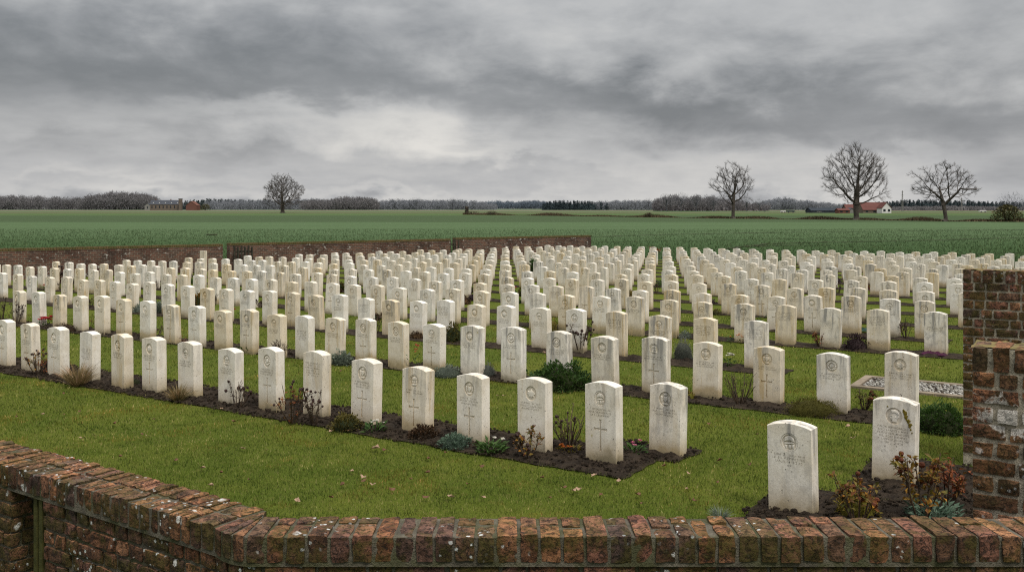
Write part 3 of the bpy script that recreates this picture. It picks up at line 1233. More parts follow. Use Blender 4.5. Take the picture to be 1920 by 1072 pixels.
# the stones of the far rows, too many to tell apart
sv = np.array([tuple(v.co) for v in FAR_SLAB.vertices])
PV, PT, PF, PTI = [], [], [], []
mb = MB()
slab_faces = [tuple(p.vertices) for p in FAR_SLAB.polygons]
tcol, sco = [], []
for k, (n, i, u, v) in enumerate(stuff_list):
    rgf = random.Random(k + 900)
    p = uv(u, v)
    rz = STONE_YAW + rgf.uniform(-.04, .04)
    ca, sa = math.cos(rz), math.sin(rz)
    dz = rgf.uniform(-.03, .02)
    vs_ = [(p.x + x * ca - y * sa, p.y + x * sa + y * ca, z + dz) for x, y, z in sv]
    mb.add(vs_, slab_faces)
    t_ = (max(0, min(1, rgf.gauss(.28, .30))), max(0, min(1, rgf.gauss(.2, .15))), max(0, min(1, rgf.gauss(.4, .25))))
    tcol.extend([(*t_, rgf.random())] * len(sv))
    sco.extend([tuple(x) for x in sv])
me = mb.mesh('headstones_far', M_STONE_FAR)
at = me.attributes.new('tint', 'FLOAT_COLOR', 'POINT')
at.data.foreach_set('color', np.array(tcol, dtype=np.float32).ravel())
at = me.attributes.new('slabco', 'FLOAT_VECTOR', 'POINT')
at.data.foreach_set('vector', np.array(sco, dtype=np.float32).ravel())
o = link('distant_headstones', me)
tag(o, 'mass of pale headstones in the far rows towards the field', 'headstones', kind='stuff')

# ------------------------------------------------------------------ soil beds along the rows
BEDS = []


def bed(u0, u1, v0, v1, tilt=0.0, step=.06, name='soil_bed', clods=0):
    """a lumpy strip of bare soil; v shifts by tilt per metre of u"""
    nu = max(2, int((u1 - u0) / step))
    nv = max(4, int((v1 - v0) / step))
    vs_, fs_ = [], []
    for a in range(nu + 1):
        for b in range(nv + 1):
            u = u0 + (u1 - u0) * a / nu
            fb = b / nv
            wob = .05 * mnoise.noise(Vector((u * 1.6, v0 * 3 + fb, 0))) + .03 * mnoise.noise(Vector((u * 6, v0 + fb * 2, 2)))
            v = v0 + (v1 - v0) * fb + wob + tilt * (u - u0)
            if a in (0, nu):
                u += .06 * mnoise.noise(Vector((v * 4, u, 1)))
            p = uv(u, v)
            edge = min(fb, 1 - fb, a / nu * (u1 - u0) / (v1 - v0), (nu - a) / nu * (u1 - u0) / (v1 - v0))
            h = .012 + .045 * min(1, edge * 5) * (.5 + 1.1 * mnoise.noise(Vector((p.x * 5, p.y * 5, 0))) + .7 * mnoise.noise(Vector((p.x * 17, p.y * 17, 3))))
            vs_.append((p.x, p.y, max(.004, h)))
    for a in range(nu):
        for b in range(nv):
            q = a * (nv + 1) + b
            fs_.append((q, q + nv + 1, q + nv + 2, q + 1))
    mb = MB()
    mb.add(vs_, fs_)
    if clods:
        rgc = random.Random(int(v0 * 100))
        for k in range(int((u1 - u0) * (v1 - v0) * clods)):
            u = rgc.uniform(u0, u1)
            fb = rgc.random()
            v = v0 - .04 + (v1 - v0 + .08) * fb + tilt * (u - u0)
            p = uv(u, v)
            r_ = .007 + .022 * rgc.random() ** 2.5
            mb.ball((p.x, p.y, .022 + .022 * min(1, 5 * min(fb, 1 - fb))), (r_, r_ * rgc.uniform(.6, 1.1), r_ * rgc.uniform(.5, .9)), 5, 3, bump=.5, fr=2, seed=k * .37)
    tag(mb.build(name, M_SOIL), kind='structure')
    BEDS.append((u0, u1, v0, v1, tilt))


bed(-17.2, -3.95, 7.84, 8.85, .012, .05, clods=420)
bed(-4.75, -3.72, 8.75, 9.36, .1, .05, clods=420)
bed(-2.62, 1.0, 7.2, 8.70, 0, .05, clods=420)
bed(-2.08, 1.3, 8.66, 10.35, 0, .06, clods=350)
bed(-23.8, -1.75, 11.32, 12.02, .024, .06, clods=200)
bed(-30.2, -4.4, 14.55, 15.25, .002, .08)
for n in range(4, 17):
    us = [q[0] for q in vis[n]]
    v0 = vis[n][0][1]
    tl = (vis[n][-1][1] - v0) / (us[-1] - us[0])
    bed(us[0] - .5, us[-1] + .5, v0 - .36, v0 + .34, tl, .12 if n < 7 else .3)


def in_bed(u, v, m=0.0):
    for (u0, u1, v0, v1, tl) in BEDS:
        vv = v - tl * (u - u0)
        if u0 - m < u < u1 + m and v0 - m < vv < v1 + m:
            return True
    return False


# ------------------------------------------------------------------ lawn grass (nobody could count it)
def grass_mesh(name, mat, pts, rngn, l0, l1, w0, z=0.0, lean=.55):
    n = len(pts)
    ang = rngn.uniform(0, 2 * np.pi, n)
    ln = rngn.uniform(l0, l1, n)
    le = rngn.uniform(.1, lean, n)
    dxy = np.stack([np.cos(ang), np.sin(ang)], 1)
    a2 = rngn.uniform(0, 2 * np.pi, n)
    s = np.stack([np.cos(a2), np.sin(a2)], 1) * (w0 * rngn.uniform(.6, 1.3, n))[:, None] * .5
    zz = np.full(n, z) if np.isscalar(z) else z
    b0 = np.concatenate([pts - s, zz[:, None]], 1)
    b1 = np.concatenate([pts + s, zz[:, None]], 1)
    tip = np.concatenate([pts + dxy * (ln * le)[:, None], (zz + ln * np.sqrt(np.maximum(.1, 1 - le ** 2)))[:, None]], 1)
    v = np.stack([b0, b1, tip], 1).reshape(-1, 3)
    f = np.arange(3 * n).reshape(-1, 3)
    return np_mesh(name, v, f, mat)


rngn = np.random.default_rng(3)


def lawn_points(y0, y1, dens):
    x1 = y1 * .60
    n = int(dens * (y1 - y0) * 2 * x1)
    x = rngn.uniform(-x1, x1, n)
    y = rngn.uniform(y0, y1, n)
    k = np.abs(x) < y * .6 + .3
    x, y = x[k], y[k]
    u = x * CU - y * SU
    v = x * SU + y * CU
    keep = (v > 4.2) & (u < 3) & (u > wall_u(v) + .3)
    # uneven mowing: thinner and thicker patches
    for (u0, u1, v0, v1, tl) in BEDS:
        vv = v - tl * (u - u0) + .035 * np.sin(u * 9) + .025 * np.sin(u * 23 + 1) + rngn.normal(0, .022, len(u))
        keep &= ~((u > u0 + .05) & (u < u1 - .05) & (vv > v0 + .045) & (vv < v1 - .045))
    keep &= ~((u > -3.2) & (v > 14.25) & (v < 15.25))
    return np.stack([x[keep], y[keep]], 1)


gv = []
g1 = grass_mesh('grass_near', M_GRASS, lawn_points(7.2, 10.5, 3000), rngn, .012, .042, .0055)
g2 = grass_mesh('grass_mid', M_GRASS, lawn_points(10.5, 14.5, 1500), rngn, .014, .046, .0080)
g3 = grass_mesh('grass_far', M_GRASS, lawn_points(14.5, 24, 420), rngn, .018, .045, .013)
vs_, fs_ = [], []
off = 0
for g in (g1, g2, g3):
    a = np.empty(len(g.vertices) * 3, dtype=np.float32)
    g.vertices.foreach_get('co', a)
    vs_.append(a.reshape(-1, 3))
    fs_.append(np.arange(len(g.vertices)).reshape(-1, 3) + off)
    off += len(g.vertices)
    bpy.data.meshes.remove(g)
tag(link('grass', np_mesh('grass', np.concatenate(vs_), np.concatenate(fs_), M_GRASS)), 'short mown green grass of the cemetery lawn', 'grass', kind='stuff')

# tractor wheel tracks pressed into the young crop
for pts, wd in (([(1100, 444.5), (1250, 440), (1400, 437), (1700, 433), (2000, 430)], .45), ([(1360, 467), (1440, 457.5), (1520, 455), (1640, 453), (1760, 450.5), (1960, 444)], .40), ([(1400, 463), (1480, 460), (1560, 459)], .35)):
    L_, R_ = [], []
    for i in range(len(pts) - 1):
        for k in range(24):
            t_ = k / 24
            px, py = pts[i][0] * (1 - t_) + pts[i + 1][0] * t_, pts[i][1] * (1 - t_) + pts[i + 1][1] * t_
            y = 5491 / (py - 389.6)
            x = (px - 960) / 1700 * y
            hw_ = wd * (.35 + .9 * abs(mnoise.noise(Vector((x * .5, y * .5, wd)))) + .3 * abs(mnoise.noise(Vector((x * 3, 2, wd)))))
            L_.append((x, y - hw_, field_z(y - hw_) + .05))
            R_.append((x, y + hw_, field_z(y + hw_) + .05))
    mb = MB()
    n_ = len(L_)
    mb.add(L_ + R_, [(i, i + 1, n_ + i + 1, n_ + i) for i in range(n_ - 1)])
    tag(mb.build('wheel_track', M_SOIL), kind='structure')

# young crop plants at the near edge of the field
n = 90000
y = 42 + 95 * rngn.random(n) ** 1.6
x = rngn.uniform(-1, 1, n) * (y * .6)
u = x * CU - y * SU
v = x * SU + y * CU
keep = (v > 51.3) | (u < wall_u(v) - .5) | (u > 6.3)
x, y = x[keep], y[keep]
row = np.round(y / .3) * .3 + rngn.normal(0, .04, len(y))
zz = np.maximum(0, .0108 * (row - 62)) - .02
cm = grass_mesh('crop', M_CROP, np.stack([x, row], 1), rngn, .10, .24, .045, z=zz, lean=.9)
tag(link('crop', cm), 'low green crop leaves at the near edge of the field', 'crop', kind='stuff')


# ------------------------------------------------------------------ plants in the beds
def plant_root(name, px, py, label, cat, group, dz=.015):
    x, y = gp(px, py)
    r = empty(name, (x, y, dz), rnd.uniform(-.4, .4))
    tag(r, label, cat, group)
    return r


def stems_and_leaves(root, rg, h, w, nst, leafmat, nleaf, ll, headmat=None, nhead=0, stem_r=.005, spread=1.0, leafname='leaves', headname='flower_head', bare=.25, head_r=.012, upright=.5):
    st, lf, hd = MB(), MB(), MB()
    tips = []
    for k in range(nst):
        a = rg.uniform(0, 2 * math.pi)
        rr = w * .5 * spread * math.sqrt(rg.random())
        hh = h * rg.uniform(.55, 1.0)
        p0 = Vector((math.cos(a) * w * .08, math.sin(a) * w * .08, 0))
        pm = p0 + Vector((math.cos(a) * rr * .45 + rg.uniform(-.02, .02), math.sin(a) * rr * .45 + rg.uniform(-.02, .02), hh * .5))
        pt = Vector((math.cos(a) * rr, math.sin(a) * rr, hh))
        st.tube([p0, pm, pt], [stem_r, stem_r * .8, stem_r * .5], 4, cap=False)
        tips.append((p0, pm, pt))
        for b in range(rg.randint(1, 3)):
            q = pm.lerp(pt, rg.uniform(0, .8))
            e = q + Vector((rg.uniform(-1, 1), rg.uniform(-1, 1), rg.uniform(.2, 1.1))) * h * .2
            st.tube([q, e], [stem_r * .6, stem_r * .35], 3, cap=False)
            tips.append((q, q.lerp(e, .5), e))
    for k in range(nleaf):
        p0, pm, pt = rg.choice(tips)
        t_ = rg.uniform(bare, 1.0)
        q = p0.lerp(pm, t_ * 2) if t_ < .5 else pm.lerp(pt, t_ * 2 - 1)
        d = Vector((rg.uniform(-1, 1), rg.uniform(-1, 1), rg.uniform(-.5, .9)))
        lf.leaf(q + d.normalized() * ll * .2, d, ll * rg.uniform(.6, 1.2), ll * rg.uniform(.4, .62), rg)
    for k in range(nhead):
        p0, pm, pt = tips[k % len(tips)]
        hd = MB()
        hd.ball(pt, (head_r * rg.uniform(.8, 1.2),) * 3, 6, 4, bump=.3, seed=k)
        hd.build(headname, headmat, root)
    st.build('stems', M_STEM, root)
    if nleaf:
        lf.build(leafname, leafmat, root)


def mound(root, rg, w, d, h, mat, n, ll, name='leaves', core=(.02, .025, .008), shape=2.0):
    """low dense cushion: a dark core closely covered with small leaves"""
    cb = MB()
    cb.ball((0, 0, h * .05), (w * .46, d * .46, h * .82), 14, 8, bump=.16, fr=2.2, seed=rg.random() * 50)
    lf = MB()
    sd_ = rg.random() * 50
    for k in range(n):
        a = rg.uniform(0, 2 * math.pi)
        t_ = math.acos(1 - rg.random() * 1.0)
        q = Vector((math.sin(t_) * math.cos(a), math.sin(t_) * math.sin(a), math.cos(t_)))
        kk = 1 + .34 * mnoise.noise(q * 2.4 + Vector((sd_, 0, 0))) + .16 * mnoise.noise(q * 7 + Vector((sd_, 3, 0)))
        kk *= rg.uniform(.85, 1.10)
        p = Vector((q.x * w * .5 * kk, q.y * d * .5 * kk, q.z * h * kk))
        dr = q + Vector((rg.uniform(-.7, .7), rg.uniform(-.7, .7), rg.uniform(-.1, .7)))
        lf.leaf(p, dr, ll * rg.uniform(.6, 1.25), ll * rg.uniform(.4, .6), rg)
    lf.build(name, mat, root)
    key = 'core_%.3f_%.3f_%.3f' % core
    m = bpy.data.materials.get(key) or plain(key, core)
    cb.build('core', m, root, smooth=True)


def tuft(root, rg, w, h, n, mat, bw=.004, name='blades'):
    lf = MB()
    for k in range(n):
        a = rg.uniform(0, 2 * math.pi)
        r_ = w * .12 * math.sqrt(rg.random())
        le = rg.uniform(.1, 1.0)
        d = Vector((math.cos(a) * le, math.sin(a) * le, rg.uniform(.5, 1.0)))
        lf.blade((math.cos(a) * r_, math.sin(a) * r_, 0), d, h * rg.uniform(.6, 1.15), bw, rg)
    lf.build(name, mat, root)


def clump(root, rg, w, h, n, leafmat, ll, petal=None, nf=0, fr=.022):
    """leafy clump with flowers standing on it"""
    lf = MB()
    for k in range(n):
        a = rg.uniform(0, 2 * math.pi)
        r_ = w * .4 * math.sqrt(rg.random())
        p = Vector((math.cos(a) * r_, math.sin(a) * r_, rg.uniform(0, h * .7)))
        d = Vector((math.cos(a) * .8 + rg.uniform(-.3, .3), math.sin(a) * .8 + rg.uniform(-.3, .3), rg.uniform(.2, 1.1)))
        lf.leaf(p, d, ll * rg.uniform(.7, 1.2), ll * rg.uniform(.3, .45), rg)
    lf.build('leaves', leafmat, root)
    if nf:
        for k in range(nf):
            pb = MB()
            a = rg.uniform(0, 2 * math.pi)
            r_ = w * .38 * math.sqrt(rg.random())
            c = Vector((math.cos(a) * r_, math.sin(a) * r_, h * rg.uniform(.8, 1.25)))
            for j in range(7):
                b = 2 * math.pi * j / 7 + rg.random()
                pb.leaf(c, (math.cos(b), math.sin(b), rg.uniform(.2, 1.0)), fr * rg.uniform(.8, 1.3), fr * .8, rg)
            pb.build('flower', petal, root)


PG = 'plants in the grave beds'


def M(px, py, wpx):
    """a width in photo points at the place -> metres"""
    return wpx / 1700.0 * gp(px, py)[1]


def rose(px, py, wpx, hpx, label, leafmat=None, headmat=None, nst=9, nleaf=90, nhead=8, ll=.035, bare=.2, stem=.005, name='rose_bush', cat='rose bush', spread=1.0, head_r=.013):
    rg_ = random.Random(px * 7 + py)
    r = plant_root(name, px, py, label, cat, PG)
    stems_and_leaves(r, rg_, M(px, py, hpx), M(px, py, wpx), nst, leafmat or M_ROSE, int(nleaf * 1.7), ll * 1.25, headmat, nhead, stem * 1.5, spread, bare=bare, head_r=head_r * 1.35)
    return r


def cushion(px, py, wpx, hpx, label, mat, n, ll, name='cushion_plant', cat='plant', core=(.02, .025, .008), dr=1.0, lname='leaves'):
    rg_ = random.Random(px * 5 + py)
    r = plant_root(name, px, py, label, cat, PG, 0)
    mound(r, rg_, M(px, py, wpx), M(px, py, wpx) * dr, M(px, py, hpx), mat, int(n * 1.8), ll * 1.15, lname, core)
    return r


def grass_tuft(px, py, wpx, hpx, label, mat=None, n=150, bw=.009):
    rg_ = random.Random(px * 3 + py)
    r = plant_root('grass_tuft', px, py, label, 'grass tuft', PG, 0)
    tuft(r, rg_, M(px, py, wpx), M(px, py, hpx), n, mat or M_TUFT, bw)
    return r


def flowers(px, py, wpx, hpx, label, leafmat, petal, nf, n=60, ll=.07, fr=.022, name='flowering_plant', cat='flowers'):
    rg_ = random.Random(px * 9 + py)
    r = plant_root(name, px, py, label, cat, PG, 0)
    clump(r, rg_, M(px, py, wpx), M(px, py, hpx), n, leafmat, ll, petal, nf, fr)
    return r


# front row bed, left to right
rose(70, 704, 54, 58, 'small rose bush with dark round heads, leftmost bush in the front row bed', M_RED and M_ROSE, M_DARKHEAD, 10, 130, 12, .03)
rose(92, 704, 34, 40, 'reddish leafed low bush beside the leftmost rose bush', M_RUST, None, 6, 80, 0, .03, name='leafy_bush', cat='bush')
grass_tuft(146, 724, 70, 50, 'largest olive grass tuft in front of the fourth stone of the front row', n=420)
cushion(250, 722, 30, 14, 'low dark heather patch behind the front row, left part', M_HEATHER, 160, .02, 'heather_plant', 'heather')
grass_tuft(334, 754, 44, 40, 'smaller dry yellow grass tuft before the seventh stone of the front row', n=240)
rose(446, 766, 66, 58, 'leafless black stemmed bush with shrivelled heads, right of the eighth front stone', M_DARKHEAD, M_DARKHEAD, 9, 30, 10, .025, .4, name='withered_bush', cat='bush', head_r=.016)
rose(548, 796, 66, 82, 'tall thin withered rose with rust leaves between two front row stones', M_RUST, M_DARKHEAD, 10, 50, 12, .04, .0, spread=1.1)
rose(590, 798, 60, 72, 'thin dark rose twigs in front of the stone without cross', M_BROWN, M_DARKHEAD, 8, 50, 14, .03, .1)
cushion(650, 805, 56, 25, 'low olive brown leafy shrub left of the eleventh front row stone', M_OLIVE, 420, .035, 'low_shrub', 'shrub')
flowers(704, 812, 46, 22, 'green clump with white flowers at the lawn edge, front row bed', M_BRIGHT, M_WHITE, 5, 60, .08, .03)
cushion(795, 822, 50, 20, 'dark brown fern like cushion before the twelfth front stone', M_BROWN, 380, .035, 'withered_fern', 'fern', core=(.02, .014, .008))
cushion(855, 838, 60, 20, 'grey green succulent mound before the thirteenth front stone', M_BLUEGREEN, 520, .028, 'succulent_mound', 'plant', core=(.03, .045, .03))
flowers(922, 850, 60, 22, 'bright green low leaves with one white bloom, right of the succulent', M_BRIGHT, M_WHITE, 2, 110, .09, .035)
rose(990, 862, 56, 58, 'small rose with dark red heads and yellowing leaves before the fourteenth front stone', M_ROSE, M_DARKHEAD, 10, 90, 14, .04, .1, head_r=.016)
rose(1066, 842, 80, 76, 'bare branching bush between the last two crossed front stones', M_OLIVE, M_DARKHEAD, 16, 26, 10, .03, .3, stem=.0055, name='bare_bush', cat='bush')
flowers(1066, 850, 50, 14, 'yellow and orange leaves low under the bare bush', M_YELLOW, M_ORANGE, 5, 40, .06, .03, 'yellow_leaved_plant', 'plant')
flowers(1190, 852, 44, 20, 'pink flowers with broad green leaves right of the last front stone', M_GREEN, M_PINK, 3, 34, .09, .03)
# bed by the near stones
rose(1610, 988, 100, 92, 'rust red rose shrub with bare legs between the two nearest stones', M_ROSE, M_RUST, 9, 130, 10, .045, .5, .005, head_r=.018)
cushion(1607, 968, 70, 40, 'yellow green cushion half hidden behind the rust red rose', M_YELLOW, 380, .03, 'yellow_cushion_plant', 'plant', core=(.09, .08, .01))
rose(1728, 985, 125, 130, 'large rose with orange and olive leaves beside the brick pier', M_ROSE, M_RUST, 10, 190, 10, .05, .3, .005, head_r=.018)
rose(1775, 950, 80, 90, 'smaller red leaved rose in the shadow of the brick pier', M_RUST, None, 8, 150, 0, .045, .3)
flowers(1752, 985, 110, 50, 'blue green leafy plant at the foot of the large rose', M_BLUEGREEN, None, 0, 200, .085)
grass_tuft(1350, 972, 80, 26, 'pale grey grass tuft against the front wall left of the nearest stone', M_SILVER, 200, .005)
cushion(1764, 808, 84, 45, 'dense dark green cushion hedge beside the brick pier', M_GREEN, 1700, .032, 'cushion_shrub', 'shrub')
# second row
cushion(1524, 778, 98, 30, 'flat olive moss mound beside the second row stone near the pier', M_MOSS, 1900, .016, 'moss_mound', 'moss', core=(.05, .045, .008), dr=.55)
rose(1388, 760, 78, 58, 'grey leafless twig bush between two stones of the second row', M_DARKHEAD, None, 20, 0, 0, .02, .3, .004, 'bare_bush', 'bush', 1.1)
cushion(1293, 748, 22, 12, 'tiny yellow moss tuft at the edge of the second row bed', M_YELLOW, 120, .02, 'moss_tuft', 'moss', core=(.1, .09, .01))
cushion(1052, 726, 104, 40, 'broad glossy green bush in the second row bed', M_GREEN, 1500, .05, 'green_bush', 'bush')
cushion(913, 706, 33, 24, 'rounded grey ball shaped cushion beside a second row stone', M_BALL, 700, .014, 'ball_cushion', 'plant', core=(.07, .075, .06))
cushion(838, 705, 54, 18, 'flat silver leaved mat in the second row bed', M_SILVER, 360, .025, 'silver_mat', 'plant', core=(.05, .06, .045))
flowers(779, 696, 40, 44, 'rosy red flowers on tall stalks between second row stones', M_GREEN, M_RED, 7, 40, .06, .025)
cushion(641, 683, 40, 22, 'blue grey spiky cushion in the second row bed', M_SILVER, 300, .045, 'silver_cushion', 'plant', core=(.045, .055, .04))
rose(527, 678, 44, 44, 'dark upright twig bush between stones at the second row', M_DARKHEAD, None, 20, 20, 0, .03, .3, .005, 'twig_bush', 'bush', .9)
flowers(461, 662, 40, 14, 'flat light green rosette in the second row bed', M_BRIGHT, None, 0, 60, .08, .02, 'leaf_rosette', 'plant')
rose(293, 636, 46, 24, 'brown wiry bush across the foot of a second row stone', M_DARKHEAD, M_BROWN, 18, 40, 8, .03, .2, .004, 'wiry_bush', 'bush')
flowers(342, 644, 24, 18, 'rust leaved small plant left of the shrub gap, second row', M_RUST, None, 0, 40, .06, .02, 'rust_plant', 'plant')
flowers(85, 614, 32, 16, 'red and pink flower clump at the left of the second row', M_GREEN, M_RED, 16, 50, .06, .055)
cushion(122, 622, 46, 14, 'brown withered heap right of the red flowers, second row', M_BROWN, 260, .03, 'withered_plant', 'plant', core=(.03, .018, .01))
rose(30, 610, 34, 46, 'black headed withered bush before the second stone at left, second row', M_DARKHEAD, M_DARKHEAD, 14, 50, 14, .03, .1, .005, 'withered_bush', 'bush')
rose(3, 604, 26, 48, 'black withered bush cut by the left edge of the picture', M_DARKHEAD, M_DARKHEAD, 12, 40, 12, .03, .1, .005, 'withered_bush', 'bush')
rose(166, 618, 26, 22, 'small dark red rose at the foot of the fifth second row stone', M_RUST, M_DARKHEAD, 8, 40, 6, .03)
rose(1621, 772, 40, 42, 'yellow green rose with reddish buds before the gravel bed', M_OLIVE, M_RUST, 9, 90, 6, .04, .2)
rose(1686, 790, 44, 52, 'three black dried flower stalks behind the stone with the carved head', M_DARKHEAD, M_DARKHEAD, 4, 6, 4, .03, .5, .005, 'dried_flowers', 'dried flowers', 1.0, .022)
# third row and beyond
rose(1088, 662, 54, 60, 'dark brown withered rose standing before a third row stone', M_BROWN, M_DARKHEAD, 14, 70, 18, .04, .35, .005, head_r=.02)
cushion(1281, 675, 37, 38, 'upright grey green ball shrub between third row stones', M_BALL, 900, .018, 'ball_shrub', 'shrub', core=(.06, .065, .05))
cushion(850, 642, 34, 32, 'dark green loose shrub in the third row bed', M_OLIVE, 260, .05, 'dark_shrub', 'shrub')
cushion(781, 636, 26, 13, 'ginger brown flat cushion in the third row bed', M_BROWN, 260, .03, 'brown_cushion', 'plant', core=(.06, .035, .015))
flowers(1380, 642, 42, 14, 'orange red primulas on green leaves, third row bed', M_GREEN, M_ORANGE, 8, 60, .06, .03)
cushion(1606, 656, 42, 26, 'purple heather tuft between two fourth row stones', M_HEATHER, 380, .04, 'heather_plant', 'heather', core=(.03, .02, .02))
rose(1538, 652, 38, 32, 'rust coloured rose before the dark grey fourth row stone', M_RUST, M_RUST, 10, 80, 8, .035)
cushion(1524, 618, 24, 15, 'mustard moss cushion in the fifth row bed', M_MOSS, 240, .03, 'moss_cushion', 'moss', core=(.07, .055, .01))
cushion(262, 584, 34, 16, 'left one of two silver cushions in the third row', M_SILVER, 240, .05, 'silver_cushion', 'plant', core=(.045, .055, .04))
cushion(301, 588, 26, 22, 'right and taller one of two silver cushions in the third row', M_SILVER, 240, .05, 'silver_cushion', 'plant', core=(.045, .055, .04))
cushion(212, 578, 22, 16, 'small dark green bush with white flecks, third row at left', M_GREEN, 160, .05, 'green_bush', 'bush')
rose(348, 594, 22, 22, 'orange leaved small plant at the third row', M_RUST, None, 6, 60, 0, .045)
flowers(440, 597, 28, 14, 'two crimson blooms on green leaves in the third row bed', M_GREEN, M_RED, 4, 40, .06, .06)
cushion(370, 578, 16, 26, 'orange and green narrow shrub in the fourth row at left', M_ROSE, 180, .06, 'narrow_shrub', 'shrub')
rose(395, 588, 26, 44, 'thin bare twigs before a cream third row stone', M_DARKHEAD, None, 12, 0, 0, .03, .3, .006, 'bare_bush', 'bush')
rose(708, 594, 20, 20, 'orange red rose bush between fourth row stones', M_RUST, M_ORANGE, 8, 70, 4, .04)
flowers(750, 598, 20, 12, 'pale green leafy clump in the fourth row bed', M_BRIGHT, None, 0, 60, .07, .02, 'leafy_clump', 'plant')
rose(108, 534, 30, 34, 'black stemmed withered bush between far left stones', M_DARKHEAD, M_DARKHEAD, 12, 30, 14, .04, .1, .01, 'withered_bush', 'bush', head_r=.03)
rose(138, 540, 16, 22, 'dark spindly bush right of the far left withered bush', M_DARKHEAD, None, 14, 30, 0, .04, .2, .008, 'spindly_bush', 'bush')
cushion(1000, 520, 16, 30, 'dark green upright conifer shrub among the middle rows', M_GREEN, 260, .09, 'conifer_shrub', 'shrub')
cushion(980, 555, 18, 14, 'rounded green brown bush right of the middle grave column', M_OLIVE, 160, .06, 'round_bush', 'bush')
cushion(868, 570, 26, 12, 'ginger heap of withered leaves among the middle rows', M_BROWN, 160, .06, 'withered_plant', 'plant', core=(.09, .05, .02))
cushion(955, 478, 8, 16, 'orange brown shrub near the far back wall', M_RUST, 120, .12, 'orange_shrub', 'shrub')
cushion(1297, 545, 14, 10, 'small dark stone-like cushion among the right rows', M_OLIVE, 120, .05, 'dark_cushion', 'plant')
cushion(1640, 548, 14, 14, 'dark red leafed bush among the right rows', M_RUST, 140, .06, 'red_bush', 'bush')
cushion(1785, 556, 18, 14, 'dark low bush beside the tall brick pier', M_OLIVE, 140, .05, 'dark_bush', 'bush', core=(.02, .02, .012))
cushion(1182, 560, 14, 14, 'ochre cushion between stones of the fifth row', M_YELLOW, 140, .05, 'ochre_cushion', 'plant', core=(.1, .07, .02))
rose(1230, 476, 30, 12, 'rust stalks at the right end of a far row', M_RUST, None, 8, 60, 0, .12, .2, .01)
for (px, py, w_, h_, m_, lab) in [
        (1262, 585, 24, 20, M_GREEN, 'green bush with white flecks beside fifth row stones at right'),
        (640, 545, 12, 14, M_OLIVE, 'olive bush among the sixth row stones, centre left'),
        (600, 520, 10, 16, M_ROSE, 'tawny bush beside a far stone, centre left'),
        (1400, 512, 10, 10, M_OLIVE, 'dull green bush among far right rows'),
        (1440, 575, 12, 14, M_YELLOW, 'yellow flowered sprig beside a fifth row stone at right'),
        (490, 545, 14, 14, M_ROSE, 'tawny bush among the sixth row at left'),
        (545, 560, 12, 14, M_OLIVE, 'yellow olive bush beside a fifth row stone at left'),
        (700, 600, 24, 10, M_BROWN, 'brown low plant by the fourth row, centre left'),
        (1205, 530, 10, 16, M_GREEN, 'dark green tuft in the aisle at centre right')]:
    cushion(px, py, w_, h_, lab, m_, 130, .06, 'small_bush', 'bush')


# many more small plants between the stones of the middle rows
KINDS = [('dark green bush', M_GREEN, (.02, .03, .008)), ('brown withered plant', M_BROWN, (.05, .03, .015)), ('silver grey plant', M_SILVER, (.06, .07, .055)), ('rust red plant', M_RUST, (.05, .02, .01)),
         ('olive bush', M_OLIVE, (.03, .028, .008)), ('bright green plant', M_BRIGHT, (.03, .05, .01)), ('purple heather', M_HEATHER, (.03, .02, .02)), ('ochre plant', M_YELLOW, (.1, .08, .02))]
rgm = random.Random(99)
cand = [(n_, i_) for n_ in range(3, 12) for i_ in range(1, len(vis[n_])) if vis[n_][i_][0] - vis[n_][i_ - 1][0] < 1.2]
rgm.shuffle(cand)
for (n_, i_) in cand[:84]:
    ua, va = vis[n_][i_ - 1]
    ub, vb = vis[n_][i_]
    p = uv((ua + ub) / 2 + rgm.uniform(-.06, .06), (va + vb) / 2 - .08 + rgm.uniform(-.06, .06), .01)
    kn, km, kc = rgm.choice(KINDS)
    kx = rgm.random()
    fr_ = len(vis[n_]) - i_
    posn = (ORD[i_] + ' gap from left') if i_ < len(vis[n_]) / 2 else (ORD[fr_] + ' gap from right')
    r = empty('bed_plant', p)
    if kx < .25:
        tag(r, 'withered upright twigs with brown leaves, ' + posn + ', ' + ORD[n_] + ' row', 'bush', PG)
        stems_and_leaves(r, rgm, rgm.uniform(.25, .5), rgm.uniform(.25, .4), 9, M_BROWN, 40, .05, M_DARKHEAD, 5, .008, 1.0, head_r=.02)
    elif kx < .36:
        pc, pm = rgm.choice((('red', M_RED), ('pink', M_PINK), ('white', M_WHITE), ('orange', M_ORANGE)))
        tag(r, 'small clump with ' + pc + ' flowers, ' + posn + ' in ' + ORD[n_] + ' row', 'flowers', PG)
        clump(r, rgm, rgm.uniform(.25, .35), rgm.uniform(.12, .22), 36, M_GREEN, .08, pm, 4, .05)
    else:
        tag(r, 'small ' + kn + ', ' + posn + ' in ' + ORD[n_] + ' row', 'plant', PG)
        mound(r, rgm, rgm.uniform(.22, .42), rgm.uniform(.22, .34), rgm.uniform(.10, .30), km, 130, .055, core=kc)


